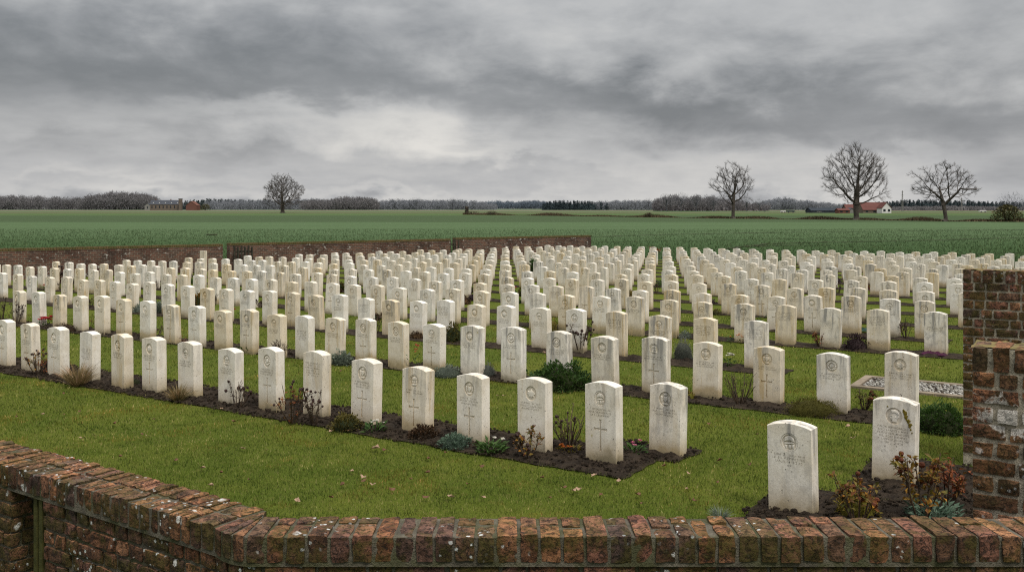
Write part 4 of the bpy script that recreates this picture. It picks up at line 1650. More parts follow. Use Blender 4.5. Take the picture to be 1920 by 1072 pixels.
# cloths left lying by two stones
def cloth(px, py, wpx, dpx, h, mat, label):
    x, y = gp(px, py)
    rgc = random.Random(px)
    n_, m_ = 18, 8
    w_, d_ = M(px, py, wpx), .22
    mb = MB()
    vs_ = []
    for i in range(n_ + 1):
        for j in range(m_ + 1):
            a, b = i / n_ - .5, j / m_ - .5
            e = max(0, 1 - (2 * a) ** 4) * max(0, 1 - (2 * b) ** 4)
            z = .02 + h * e * (.55 + .9 * mnoise.noise(Vector((a * 6, b * 5, px))) + .35 * mnoise.noise(Vector((a * 16, b * 9, px))))
            vs_.append((a * w_, b * d_ + .03 * mnoise.noise(Vector((a * 7, 3, px))), max(.012, z)))
    fs_ = []
    for i in range(n_):
        for j in range(m_):
            q = i * (m_ + 1) + j
            fs_.append((q, q + m_ + 1, q + m_ + 2, q + 1))
    mb.add(vs_, fs_)
    o = mb.build('cloth', mat, smooth=True)
    o.location = (x, y, 0.02)
    o.rotation_euler = (0, 0, STONE_YAW)
    tag(o, label, 'cloth')


cloth(1606, 622, 50, 12, .10, M_GREENCLOTH, 'crumpled dark green cloth lying between fifth row stones')
cloth(1752, 668, 46, 10, .07, M_PURPLE, 'purple wilted cloth at the foot of the dark grey stone')

# fallen leaves on the lawn
LEAFS = [(705, 848, 1), (225, 862, 0), (165, 722, 0), (415, 772, 1), (120, 742, 0), (35, 845, 0), (845, 938, 1), (698, 916, 1), (800, 940, 0), (876, 915, 0), (1030, 940, 0),
         (1076, 928, 1), (1127, 934, 0), (1160, 909, 1), (735, 925, 0), (846, 940, 1), (905, 940, 1), (1600, 828, 1), (1350, 870, 0), (1290, 895, 1), (330, 870, 0), (455, 847, 1),
         (380, 885, 1), (415, 893, 0), (620, 940, 0), (660, 890, 1), (945, 747, 1), (933, 746, 1), (1212, 745, 0), (770, 905, 0), (835, 855, 0), (620, 815, 1), (500, 850, 0),
         (150, 776, 0), (80, 782, 1), (215, 800, 0), (265, 820, 0), (355, 935, 0), (468, 905, 0), (1540, 775, 0), (1590, 805, 1), (1420, 820, 0), (1020, 665, 1), (640, 700, 0), (540, 690, 1), (120, 640, 1), (1700, 700, 0), (1330, 800, 0), (1246, 880, 0), (1195, 935, 0)]
leafmeshes = []
for k in range(6):
    rgk = random.Random(k + 50)
    mb = MB()
    n_ = 12
    pts = []
    for i in range(n_):
        a = 2 * math.pi * i / n_
        r_ = (.6 + .4 * abs(math.cos(a * 2.5 + k))) * rgk.uniform(.7, 1.1)
        pts.append((.034 * r_ * math.cos(a), .024 * r_ * math.sin(a), .012 + .016 * abs(math.sin(a * 1.0 + k)) * rgk.uniform(.4, 1.3)))
    mb.add(pts + [(0, 0, .010)], [(i, (i + 1) % n_, n_) for i in range(n_)])
    for pale in (0, 1):
        leafmeshes.append(mb.mesh('fallen_leaf', M_PALELEAF if pale else M_DEADLEAF))
rgk = random.Random(77)
for k in range(40):
    px = rgk.uniform(20, 1420)
    LEAFS.append((px, rgk.uniform(max(780, 700 + px * .12), min(955, 845 + px * .25)), rgk.random() < .12))
for k, (px, py, pale) in enumerate(LEAFS):
    x, y = gp(px, py)
    u_, v_ = to_uv(x, y)
    if in_bed(u_, v_, .02):
        continue
    o = link('fallen_leaf', leafmeshes[(k % 6) * 2 + int(pale)])
    s_ = rgk.uniform(.7, 1.25) * (1.7 if k == 0 else 1)
    o.scale = (s_, s_, s_)
    o.location = (x, y, .028)
    o.rotation_euler = (rgk.uniform(-.3, .3), rgk.uniform(-.3, .3), rgk.uniform(0, 6.3))
    if k == 0:
        tag(o, 'largest pale fallen leaf on the grass before the front row bed', 'leaf', 'fallen leaves on the lawn')
    elif pale:
        tag(o, 'small pale pinkish fallen leaf lying on the lawn', 'leaf', 'pale fallen leaves')
    else:
        tag(o, 'small dark brown fallen leaf lying on the lawn', 'leaf', 'dark fallen leaves')

# gravel bed with stone kerb, right
gr = empty('gravel_bed', uv(-1.0, 14.75), -TH)
tag(gr, 'rectangular grey gravel bed edged with pale stone kerb near the brick pier', 'gravel bed')
mb = MB()
for lo, hi in (((-2.25, -.55, .0), (2.6, -.43, .035)), ((-2.25, .43, .0), (2.6, .55, .035)), ((-2.25, -.43, .0), (-2.13, .43, .036))):
    mb.box(lo, hi)
mb.build('kerb', M_KERB, gr)
mb = MB()
mb.box((-2.12, -.42, .0), (2.6, .42, .012))
mb.build('gravel_base', M_SOIL, gr)
mb = MB()
rgk = random.Random(4)
for k in range(1900):
    r_ = rgk.uniform(.012, .024)
    mb.ball((rgk.uniform(-2.1, 2.55), rgk.uniform(-.41, .41), rgk.uniform(.012, .03)), (r_, r_ * rgk.uniform(.6, 1), r_ * .7), 5, 3, bump=.4, seed=k)
tag(mb.build('gravel', M_PEBBLE, gr), kind='stuff')


# ------------------------------------------------------------------ near brickwork, every brick its own worn shape
def cube_template(a, b, c, r):
    """surface grid of a rounded box on [0,1]^3 for brick size a x b x c"""
    na, nb, nc = 5, 3, 4
    idx = {}
    vs_, fs_ = [], []

    def vid(i, j, k):
        if (i, j, k) not in idx:
            idx[(i, j, k)] = len(vs_)
            p = Vector(((i / na - .5) * a, (j / nb - .5) * b, (k / nc - .5) * c))
            h = Vector((a / 2 - r, b / 2 - r, c / 2 - r))
            q = Vector((max(-h.x, min(h.x, p.x)), max(-h.y, min(h.y, p.y)), max(-h.z, min(h.z, p.z))))
            d = p - q
            if d.length > 1e-7:
                p = q + d.normalized() * r
            vs_.append((p.x / a + .5, p.y / b + .5, p.z / c + .5))
        return idx[(i, j, k)]
    for i in range(na):
        for j in range(nb):
            fs_.append((vid(i, j, 0), vid(i, j + 1, 0), vid(i + 1, j + 1, 0), vid(i + 1, j, 0)))
            fs_.append((vid(i, j, nc), vid(i + 1, j, nc), vid(i + 1, j + 1, nc), vid(i, j + 1, nc)))
    for i in range(na):
        for k in range(nc):
            fs_.append((vid(i, 0, k), vid(i + 1, 0, k), vid(i + 1, 0, k + 1), vid(i, 0, k + 1)))
            fs_.append((vid(i, nb, k), vid(i, nb, k + 1), vid(i + 1, nb, k + 1), vid(i + 1, nb, k)))
    for j in range(nb):
        for k in range(nc):
            fs_.append((vid(0, j, k), vid(0, j, k + 1), vid(0, j + 1, k + 1), vid(0, j + 1, k)))
            fs_.append((vid(na, j, k), vid(na, j + 1, k), vid(na, j + 1, k + 1), vid(na, j, k + 1)))
    return vs_, fs_


RB = random.Random(21)


def brick(mb, quad, z0, z1, r=.010, rough=.006, mi=0):
    """quad: four ground points near-left, near-right, far-right, far-left"""
    q = [Vector((p[0], p[1], 0)) for p in quad]
    a = ((q[1] - q[0]).length + (q[2] - q[3]).length) / 2
    b = ((q[3] - q[0]).length + (q[2] - q[1]).length) / 2
    c = z1 - z0
    r = min(r, a * .3, b * .3, c * .3)
    ts, fs_ = cube_template(a, b, c, r)
    sd_ = Vector((RB.uniform(0, 90), RB.uniform(0, 90), RB.uniform(0, 90)))
    jz = RB.uniform(-.003, .003)
    out = []
    for (s, t, w_) in ts:
        p = (q[0] * (1 - s) + q[1] * s) * (1 - t) + (q[3] * (1 - s) + q[2] * s) * t
        p = Vector((p.x, p.y, z0 + c * w_ + jz))
        n_ = Vector((mnoise.noise(p * 22 + sd_), mnoise.noise(p * 22 + sd_ + Vector((7, 3, 1))), mnoise.noise(p * 22 + sd_ + Vector((1, 9, 4)))))
        n2 = mnoise.noise(p * 60 + sd_)
        p += n_ * rough + n_ * n2 * rough * .7
        out.append(p)
    mb.add(out, fs_, mi)


WZ = 1.25           # top of the front wall
GB = -.75           # ground on the viewer's side is lower and out of sight


def along(p0, d, n, t, k):
    return (p0[0] + d[0] * t + n[0] * k, p0[1] + d[1] * t + n[1] * k)


def run_coping(mb, p0, d, n, t0, t1, pitch, depth, z0, z1, gap=.010, split=.45, two=None, rough=.0065):
    t = t0
    while t < t1 - .03:
        w_ = pitch * RB.uniform(.88, 1.12)
        if t + w_ > t1:
            w_ = t1 - t
        k0, k1 = RB.uniform(-.004, .006), depth + RB.uniform(-.006, .004)
        if two or RB.random() < split:
            m = depth * (.5 if two else RB.uniform(.35, .65))
            parts = [(k0, m - gap * .5), (m + gap * .5, k1)]
        else:
            parts = [(k0, k1)]
        for (a, b) in parts:
            brick(mb, [along(p0, d, n, t + gap / 2, a), along(p0, d, n, t + w_ - gap / 2, a), along(p0, d, n, t + w_ - gap / 2, b), along(p0, d, n, t + gap / 2, b)],
                  z0 + RB.uniform(-.003, .003), z1 + RB.uniform(-.005, .004), .009, rough)
        t += w_


def run_course(mb, p0, d, n, t0, t1, z0, z1, k0, depth, lens, phase, gap=.013, rough=.007):
    t = t0 - phase
    i = 0
    while t < t1:
        L = lens[i % len(lens)] * RB.uniform(.94, 1.06)
        a, b = max(t0, t), min(t1, t + L)
        if b - a > .035:
            kk = k0 + RB.uniform(-.004, .004)
            brick(mb, [along(p0, d, n, a + gap / 2, kk), along(p0, d, n, b - gap / 2, kk), along(p0, d, n, b - gap / 2, kk + depth), along(p0, d, n, a + gap / 2, kk + depth)],
                  z0 + gap / 2 + RB.uniform(-.002, .002), z1 - gap / 2 + RB.uniform(-.002, .002), .007, rough)
        t += L
        i += 1


# front wall: a straight length facing the viewer and a length running off to the left
fw = empty('brick_wall', (0, 3.85, 0))
tag(fw, 'low old red brick wall in the foreground with brick-on-edge top, bending at left', 'wall')
cop, body, mor = MB(), MB(), MB()
DF, NF = (1.0, 0.0), (0.0, 1.0)
PF = (-1.10, 3.735)
DL = (-.831, .556)
NL = (.556, .831)
PL = (-1.27, 3.855)
CH = .112
run_coping(cop, PF, DF, NF, 0, 4.4, .0905, .25, WZ - CH, WZ)
# fan of bricks round the bend
nearp = [(-1.27, 3.855), (-1.222, 3.800), (-1.165, 3.757), (-1.10, 3.735)]
farp = [(-1.105, 4.085), (-1.103, 4.03), (-1.10, 4.00), (-1.098, 3.985)]
for k in range(3):
    def lerp2(a, b, t):
        return (a[0] + (b[0] - a[0]) * t, a[1] + (b[1] - a[1]) * t)
    brick(cop, [lerp2(nearp[k], nearp[k + 1], .08), lerp2(nearp[k], nearp[k + 1], .92), lerp2(farp[k], farp[k + 1], .95), lerp2(farp[k], farp[k + 1], .05)], WZ - CH, WZ)
# left length runs backwards from the bend, so near-left of each brick is the far end: build with reversed direction
TL = 3.6
PLs = (PL[0] + DL[0] * TL, PL[1] + DL[1] * TL)
DLr = (-DL[0], -DL[1])
run_coping(cop, PLs, DLr, NL, 0, TL - .004, .076, .29, WZ - CH, WZ, two=True, rough=.008)
# courses under the coping
zc = WZ - CH - .008
ch_ = .078
course = 0
OP0, OP1 = 1.36, 1.66        # opening in the left length, measured from the bend
while zc - ch_ > .45:
    z1, z0 = zc, zc - ch_
    run_course(body, (-1.12, 3.735), DF, NF, 0, 4.4, z0, z1, .016, .11, [.215, .105] if course % 2 else [.105, .215, .22], RB.uniform(0, .2))
    run_course(body, PLs, DLr, NL, TL - OP0, TL - .0, z0, z1, .014, .11, [.11, .20, .105] if course % 2 else [.205, .105, .11], RB.uniform(0, .18))
    run_course(body, PLs, DLr, NL, 0, TL - OP1, z0, z1, .0, .11, [.21, .105], RB.uniform(0, .18))
    # bend
    mid_ = ((nearp[1][0] + nearp[2][0]) / 2, (nearp[1][1] + nearp[2][1]) / 2 - .004)
    for qa, qb in ((nearp[0], mid_), (mid_, (-1.115, 3.738))):
        a_, b_ = (qa[0] + .006, qa[1] + .012), (qb[0] - .004, qb[1] + .014)
        brick(body, [a_, b_, (b_[0] + .03, b_[1] + .1), (a_[0] + .03, a_[1] + .1)], z0 + .006, z1 - .006, .007, .006)
    # jamb of the left pier of the opening
    jp = along(PLs, DLr, NL, TL - OP1, 0)
    run_course(body, jp, NL, DL, .0, .29, z0, z1, -.006, .1, [.14, .15], RB.uniform(0, .1))
    zc = z0
    course += 1


def mortar_block(mb, p0, d, n, t0, t1, k0, k1, z0, z1):
    mb.prism([along(p0, d, n, t0, k0), along(p0, d, n, t1, k0), along(p0, d, n, t1, k1), along(p0, d, n, t0, k1)], z0, z1)


ins = .0088
bn = (.30, .95)
ipt = lambda p, k: (p[0] + bn[0] * k, p[1] + bn[1] * k)


def wall_outline(t0, k):
    near_ = [along(PLs, DLr, NL, t0, k)] + [ipt(p, k) for p in nearp] + [(PF[0] + 4.4, PF[1] + k)]
    far_ = [(PF[0] + 4.4, PF[1] + .25 - k)] + [(p[0], p[1] - k) for p in reversed(farp)] + [along(PLs, DLr, NL, t0, .29 - k)]
    return near_ + far_


mor.prism(wall_outline(0, ins), WZ - CH - .018, WZ - ins)
mor.prism(wall_outline(TL - OP0 + .008, .026), GB, WZ - CH - .022)
mortar_block(mor, PLs, DLr, NL, 0, TL - OP1 - .008, .012, .275, GB, WZ - CH - .022)
cop.build('coping', M_BRICK, fw).matrix_parent_inverse = Matrix.Translation((0, -3.85, 0))
body.build('brickwork', M_BRICK, fw).matrix_parent_inverse = Matrix.Translation((0, -3.85, 0))
mor.build('mortar', M_MORTAR, fw).matrix_parent_inverse = Matrix.Translation((0, -3.85, 0))
# two green gate bars in the opening
for k in (0, 1):
    mb = MB()
    t_ = TL - OP0 - .028 - k * .050
    q = along(PLs, DLr, NL, t_, .030)
    mb.box((-.015, -.013, GB), (.015, .016, WZ - CH - .024))
    o = mb.build('gate_bar', M_GREENWOOD)
    o.location = (q[0], q[1], 0)
    o.rotation_euler = (0, 0, -R(33.8))
    tag(o, ('left' if k else 'right') + ' olive green wooden gate bar in the gap of the foreground wall', 'gate bar', 'gate bars in the wall gap')


# brick pier, stepped: lower length in front, higher length behind
def pier(name, label, P0, length, depth, ztop, zbot, soldier, ch, brickmat, mortmat, gap):
    root = empty(name, (P0[0], P0[1], 0))
    tag(root, label, 'wall')
    d = (CU, -SU)
    n_ = (SU, CU)
    b, m, tp = MB(), MB(), MB()
    # upright bricks on top
    run_coping(b, P0, d, n_, 0, length, soldier[1], depth - .01, ztop - soldier[0], ztop, gap=gap, split=.3, rough=.008)
    z = ztop - soldier[0]
    i = 0
    while z - ch > zbot:
        run_course(b, P0, d, n_, 0, length, z - ch, z, .004, .12, [.22, .108] if i % 2 else [.11, .108, .22], RB.uniform(0, .06) if i % 2 else .0, gap=gap)
        # end of the wall, seen from the cemetery
        e0 = (P0[0] + n_[0] * .13, P0[1] + n_[1] * .13)
        run_course(b, e0, n_, d, 0, depth - .13, z - ch, z, .002, .12, [.108, .22], RB.uniform(0, .1), gap=gap)
        z -= ch
        i += 1
    m.prism([along(P0, d, n_, .010, .014), along(P0, d, n_, length, .014), along(P0, d, n_, length, depth), along(P0, d, n_, .010, depth)], zbot - .3, ztop - .012)
    # weathered, mossy top bedding
    nn, mm = 30, 10
    vs_, fs_ = [], []
    for a in range(nn + 1):
        for c in range(mm + 1):
            q = along(P0, d, n_, length * a / nn, .03 + (depth - .03) * c / mm)
            vs_.append((q[0], q[1], ztop - .006 + .016 * mnoise.noise(Vector((q[0] * 9, q[1] * 9, 0))) + .01 * mnoise.noise(Vector((q[0] * 30, q[1] * 30, 5))) ))
    for a in range(nn):
        for c in range(mm):
            q = a * (mm + 1) + c
            fs_.append((q, q + mm + 1, q + mm + 2, q + 1))
    tp.add(vs_, fs_)
    inv_ = Matrix.Translation((-P0[0], -P0[1], 0))
    b.build('brickwork', brickmat, root).matrix_parent_inverse = inv_
    m.build('mortar', mortmat, root).matrix_parent_inverse = inv_
    tp.build('mossy_top', M_MOSSTOP, root, smooth=True).matrix_parent_inverse = inv_


pier('brick_pier', 'lower brick pier at the right edge with wide pale joints, rising from the foreground wall', (2.274, 4.5), 1.3, .30, 1.925, .2, (.118, .088), .086, M_BRICK_PIER, M_MORTAR_PIER, .017)
pier('brick_pier', 'taller mossy brick pier at the right edge, standing behind the lower one', (4.665, 9.4), 1.8, .36, 2.022, .05, (.125, .10), .093, M_BRICK_BACK, M_MORTAR_PIER, .016)


# ------------------------------------------------------------------ far boundary wall with gates
def far_wall(px0, px1, h0, label, hb=1.3):
    """boundary wall between two places along its line"""
    def at(px):
        # intersection of the viewing direction with the wall line u = wall_u(v)
        m_ = (px - 960) / 1700.0
        # x = m y ; u = x cu - y su ; v = x su + y cu
        y_ = (-37.8 - .2536 * 19.5) / ((m_ * CU - SU) - .2536 * (m_ * SU + CU))
        return Vector((m_ * y_, y_, 0))
    a, b = at(px0), at(px1)
    root = empty('boundary_wall', a)
    tag(root, label, 'wall', 'lengths of the boundary wall')
    d = (b - a).normalized()
    n_ = Vector((-d.y, d.x, 0))
    L = (b - a).length
    mb = MB()
    hw = .17
    H_ = h0
    z0 = field_z(a.y) - .1
    z1 = field_z(b.y) - .1
    ht0, ht1 = hb - .11, hb - .11
    P = [Vector((0, 0, 0)) - n_ * hw, d * L - n_ * hw, d * L + n_ * hw, n_ * hw]
    vs_ = [(p.x, p.y, -.3) for p in P] + [(p.x, p.y, ht0) for p in P]
    mb.add(vs_, [(4, 5, 6, 7), (0, 1, 5, 4), (1, 2, 6, 5), (2, 3, 7, 6), (3, 0, 4, 7)])
    me = mb.mesh('brickwork', M_FARBRICK)
    uvl = me.uv_layers.new(name='UVMap')
    for poly in me.polygons:
        for li in poly.loop_indices:
            co_ = me.vertices[me.loops[li].vertex_index].co
            s_ = co_.dot(d) if abs(poly.normal.dot(d)) < .7 else co_.dot(n_)
            t_ = co_.z if abs(poly.normal.z) < .5 else co_.dot(n_)
            uvl.data[li].uv = (s_, t_)
    link('brickwork', me, root)
    cp_ = MB()
    k = 0.0
    rgw = random.Random(int(px0) + 3)
    while k < L:
        w_ = .105 * rgw.uniform(.9, 1.1)
        e = min(L, k + w_ - .012)
        zz = ht0 + .11 + rgw.uniform(-.012, .008)
        P = [d * k - n_ * (hw + .012), d * e - n_ * (hw + .012), d * e + n_ * (hw + .012), d * k + n_ * (hw + .012)]
        cp_.prism([(p.x, p.y) for p in P], ht0 + .002, zz)
        k += w_
    cp_.build('coping', M_FARCOPE, root)
    return a, b


far_wall(-420, 415, 1.3, 'left length of the long low brick boundary wall, up to the gate gap', 1.30)
a1, b1 = far_wall(428, 841, 1.3, 'middle length of the brick boundary wall, between gate gap and timber gate', 1.33)
a2, b2 = far_wall(852, 1105, 1.3, 'right length of the brick boundary wall, ending in the field', 1.38)


def gate(p, n, w_, h_, label, mat, yaw):
    r = empty('timber_gate', p, yaw)
    tag(r, label, 'gate')
    mb = MB()
    for k in range(n):
        x = -w_ / 2 + w_ * k / (n - 1)
        mb.box((x - .035, -.03, 0), (x + .035, .03, h_ - (.08 if k % 2 else 0)))
    mb.build('pales', mat, r)
    mb = MB()
    for z in (.3, h_ - .3):
        mb.box((-w_ / 2, .032, z - .04), (w_ / 2, .07, z + .04))
    mb.build('rails', mat, r)


wd = (b1 - a1).normalized()
yaw_ = math.atan2(wd.y, wd.x)
nrm = Vector((wd.y, -wd.x, 0))
gate(a1 + nrm * .45 + wd * .55, 6, .9, 1.22, 'dark open timber gate leaf folded against the boundary wall', M_DARKWOOD, yaw_)
gate(a1 - wd * .55 - nrm * .1, 5, .55, .95, 'low green wooden gate in the gap of the boundary wall', M_GREENWOOD, yaw_)
gate(a2 - wd * .25 + nrm * .12, 4, .8, 1.3, 'narrow dark timber gate between middle and right wall lengths', M_DARKWOOD, yaw_ - .2)
# pale stone slab standing against the wall
p = Vector((-13.95, 41.0, 0))
mb = MB()
mb.prism([(-.18, -.07), (.18, -.07), (.17, .07), (-.17, .07)], -.1, 1.07)
o = mb.build('memorial_slab', M_STONE)
o.location = p
o.rotation_euler = (0, 0, STONE_YAW)
o.color = (.5, .3, .3, 1)
tag(o, 'tall flat topped pale stone slab against the boundary wall', 'memorial')
# ------------------------------------------------------------------ bare trees
def grow_tree(name, px, Y, H, W, trunk_h, seed, label, cat='tree', lobes=1, n_attr=1500, step=.45, crown_lo=None, droop=0.0, trunk_r=.45, open_=0.0, sway=.1, twig=2, dk=1.5, group=None, twig_r=.022, twig_l=.9, taper=2.25, limb_k=1.3):
    """space colonisation: limbs grow towards points spread through the crown"""
    rs = np.random.default_rng(seed)
    x0 = (px - 960) / 1700.0 * Y
    base = Vector((x0, Y, field_z(Y) - .15))
    lo = crown_lo if crown_lo is not None else trunk_h * .8
    # crown envelope: ellipsoid with uneven lobes
    pts = []
    ph = rs.uniform(0, 6.28, 6)
    while len(pts) < n_attr:
        q = rs.uniform(-1, 1, (4000, 3))
        r_ = np.linalg.norm(q, axis=1)
        az_ = np.arctan2(q[:, 1], q[:, 0])
        lim = .80 + .15 * np.sin(3 * az_ + ph[0] + 3 * q[:, 2]) + .11 * np.sin(5 * az_ + ph[1] - 4 * q[:, 2]) + .07 * np.sin(9 * q[:, 2] + ph[2] + 2 * az_)
        k = (r_ < lim) & (r_ > open_)
        # fuller outside than inside
        k &= rs.random(len(q)) < (.35 + .65 * r_)
        q = q[k]
        zc_ = (lo + H) / 2
        zz = q[:, 2] * (H - lo) / 2
        wz = W / 2 * (1.0 + .10 * np.where(q[:, 2] < 0, -q[:, 2] * 1.2, -q[:, 2] * .6))
        P = np.stack([q[:, 0] * wz, q[:, 1] * wz, zc_ + zz - droop * (np.abs(q[:, 0]) ** 2) * H * .1], 1)
        pts.extend(P.tolist())
    A = np.array(pts[:n_attr])
    nodes = [np.array([0, 0, 0.0])]
    par = [-1]
    nt = max(2, int(trunk_h / step))
    for k in range(1, nt + 1):
        t_ = k / nt
        nodes.append(np.array([sway * math.sin(t_ * 2.2 + seed), sway * math.cos(t_ * 1.7 + seed * 2) - sway * math.cos(seed * 2), trunk_h * t_]))
        par.append(k - 1)
    near = np.zeros(len(A), dtype=int)
    nd = np.full(len(A), 1e9)

    def upd(start):
        nonlocal near, nd
        B = np.array(nodes[start:])
        for k0 in range(0, len(B), 256):
            D = np.linalg.norm(A[:, None, :] - B[None, k0:k0 + 256], axis=2)
            j = D.argmin(1)
            d_ = D[np.arange(len(A)), j]
            m_ = d_ < nd
            nd[m_] = d_[m_]
            near[m_] = j[m_] + start + k0
    upd(max(0, int(nt * .55)))
    for it in range(160):
        if len(A) == 0:
            break
        s0 = len(nodes)
        acc = {}
        di = max(5 * step, W * .35)
        for k in np.nonzero(nd < di)[0] if (nd < di).any() else [nd.argmin()]:
            j = near[k]
            v_ = A[k] - nodes[j]
            acc.setdefault(j, []).append(v_ / (np.linalg.norm(v_) + 1e-6))
        for j, vv in acc.items():
            d_ = np.sum(vv, 0)
            L = np.linalg.norm(d_)
            if L < .05:
                d_ = np.array(vv[0])
                L = 1
            d_ = d_ / L
            if par[j] >= 0:
                pd = nodes[j] - nodes[par[j]]
                d_ = d_ + .7 * pd / (np.linalg.norm(pd) + 1e-6)
            d_ = d_ + rs.normal(0, .13, 3)
            d_ /= np.linalg.norm(d_)
            nodes.append(nodes[j] + d_ * step)
            par.append(j)
        if len(nodes) > 6000:
            break
        upd(s0)
        keep_ = nd > step * dk
        A, near, nd = A[keep_], near[keep_], nd[keep_]
    N = len(nodes)
    rad = np.zeros(N)
    kids = [[] for _ in range(N)]
    for i in range(1, N):
        kids[par[i]].append(i)
    for i in range(N - 1, -1, -1):
        if not kids[i]:
            rad[i] = .020
        else:
            rad[i] = sum(rad[k] ** taper for k in kids[i]) ** (1 / taper)
    sc_ = trunk_r / rad[min(nt, N - 1)]
    big = np.maximum(rad * min(sc_, 1.6), .022)
    if sc_ > 1.6 or sc_ < 1:
        # match the trunk without fattening the twigs
        ex = math.log(trunk_r / .022) / math.log(max(1.5, rad[nt] / .020))
        big = .022 * (rad / .020) ** ex
    trunk, limb, tw = MB(), MB(), MB()
    for i in range(1, N):
        p, q = nodes[par[i]], nodes[i]
        r0, r1 = big[par[i]], big[i]
        if i > nt and r1 > .03:
            r0, r1 = r0 * limb_k, r1 * limb_k
        if i <= nt:
            fl = lambda z: 1 + .7 * max(0, 1 - z / 1.2) ** 2
            trunk.tube([p, q], [big[par[i]] * fl(p[2]), big[i] * fl(q[2])], 9, cap=False)
        else:
            r0 = min(r0, r1 * 1.5)
            limb.tube([p, q], [r0, r1], 6 if r1 > .12 else 3, cap=False)
    for i in range(nt + 1, N):
        if big[i] < .06:
            pd = nodes[i] - nodes[par[i]]
            pd /= np.linalg.norm(pd)
            for k in range(twig):
                ow = nodes[i] - np.array([0, 0, lo * .8])
                d_ = pd * .8 + ow / (np.linalg.norm(ow) + 1e-6) * .7 + rs.normal(0, .38, 3) + np.array([0, 0, .2])
                d_ /= np.linalg.norm(d_)
                L = twig_l * rs.uniform(.5, 1.25)
                a = Vector(nodes[i])
                m_ = a + Vector(d_) * L * .55
                e = m_ + (Vector(d_) + Vector(rs.normal(0, .16, 3))).normalized() * L * .5
                tw.tube([a, m_, e], [twig_r, twig_r * .8, twig_r * .35], 3, cap=False)
    root = empty(name, base, 0)
    tag(root, label, cat, group)
    trunk.build('trunk', M_BARK, root, smooth=True)
    limb.build('limbs', M_BARK, root)
    tw.build('twigs', M_TWIG, root)
    return root


grow_tree('bare_tree', 530, 560, 24.8, 27.0, 4.6, 3, 'dense broad bare oak standing alone in the field at left', n_attr=2400, step=.60, crown_lo=2.0, droop=.5, trunk_r=1.0, twig=5, twig_r=.032, twig_l=1.3)
grow_tree('bare_tree', 1375, 270, 17.3, 14.2, 5.0, 5, 'slender bare tree, left one of the three tall trees at right', n_attr=800, step=.45, crown_lo=4.2, trunk_r=.42, open_=.12, twig=6, twig_r=.014, twig_l=1.0)
grow_tree('bare_tree', 1606, 245, 21.4, 18.8, 4.2, 9, 'tallest bare tree with wide fan of limbs, middle of the three at right', n_attr=1500, step=.45, crown_lo=3.4, droop=.35, trunk_r=.68, open_=.08, twig=6, twig_r=.014, twig_l=1.15, sway=.15)
grow_tree('bare_tree', 1771, 217, 14.8, 16.6, 4.0, 14, 'crooked open bare tree with knotty limbs, rightmost of the tall trees', n_attr=520, step=.42, crown_lo=4.0, droop=.3, trunk_r=.44, open_=.25, twig=6, twig_r=.015, twig_l=.8, sway=.3)
M_TWIG_FAR = plain('twigs_far', (.095, .098, .105), (.07, .072, .08), .5)  # bluish distance haze put into the twig colour


def far_tree(px, Y, hpx, wpx, seed, label, group=None):
    """distant bare tree: trunk, limbs and a haze of fine twigs"""
    k = Y / 1700.0
    H, W = hpx * k, wpx * k
    rs = random.Random(seed)
    root = empty('bare_tree', ((px - 960) * k, Y, field_z(Y) - .3))
    tag(root, label, 'tree', group)
    tr, cr = MB(), MB()
    tr.tube([(0, 0, 0), (.1, 0, H * .3), (0, .1, H * .62)], [H * .022, H * .017, H * .008], 5, cap=False)
    for i in range(26):
        z = H * rs.uniform(.25, .6)
        a = rs.uniform(0, 6.28)
        e = Vector((math.cos(a) * W * .42 * rs.random() ** .5, math.sin(a) * W * .42, z + H * rs.uniform(.1, .38)))
        tr.tube([(0, 0, z), Vector((0, 0, z)).lerp(e, .5) + Vector((0, 0, H * .03)), e], [H * .008, H * .006, H * .003], 3, cap=False)
    for i in range(420):
        a = rs.uniform(0, 6.28)
        c = rs.uniform(-1, 1)
        r_ = rs.random() ** .4
        s = math.sqrt(1 - c * c)
        p = Vector((W * .5 * r_ * s * math.cos(a), W * .5 * r_ * s * math.sin(a), H * .62 + H * .38 * r_ * c))
        d = (p - Vector((0, 0, H * .35))).normalized() + Vector((rs.uniform(-.5, .5), rs.uniform(-.5, .5), rs.uniform(-.2, .6)))
        d.normalize()
        e = p + d * H * .09
        sd_ = d.cross(Vector((0, 1, 0))).normalized() * H * .0035
        cr.add([p - sd_, p + sd_, e], [(0, 1, 2)])
    tr.build('trunk', M_TWIG_FAR, root)
    cr.build('crown', M_TWIG_FAR, root)


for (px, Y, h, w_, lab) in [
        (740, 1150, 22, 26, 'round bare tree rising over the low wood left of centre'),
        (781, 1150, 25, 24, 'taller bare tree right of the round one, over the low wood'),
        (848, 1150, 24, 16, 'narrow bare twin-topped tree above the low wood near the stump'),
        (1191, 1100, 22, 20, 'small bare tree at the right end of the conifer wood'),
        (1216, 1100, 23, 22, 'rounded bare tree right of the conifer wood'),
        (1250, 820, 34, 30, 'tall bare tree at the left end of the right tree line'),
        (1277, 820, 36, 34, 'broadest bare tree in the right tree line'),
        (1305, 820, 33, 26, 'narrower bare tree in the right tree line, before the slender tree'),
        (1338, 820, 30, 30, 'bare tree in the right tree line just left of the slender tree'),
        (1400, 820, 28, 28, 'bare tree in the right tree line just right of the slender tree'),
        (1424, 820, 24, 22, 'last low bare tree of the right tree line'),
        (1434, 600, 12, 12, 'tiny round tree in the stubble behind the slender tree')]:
    far_tree(px, Y, h, w_, int(px), lab)


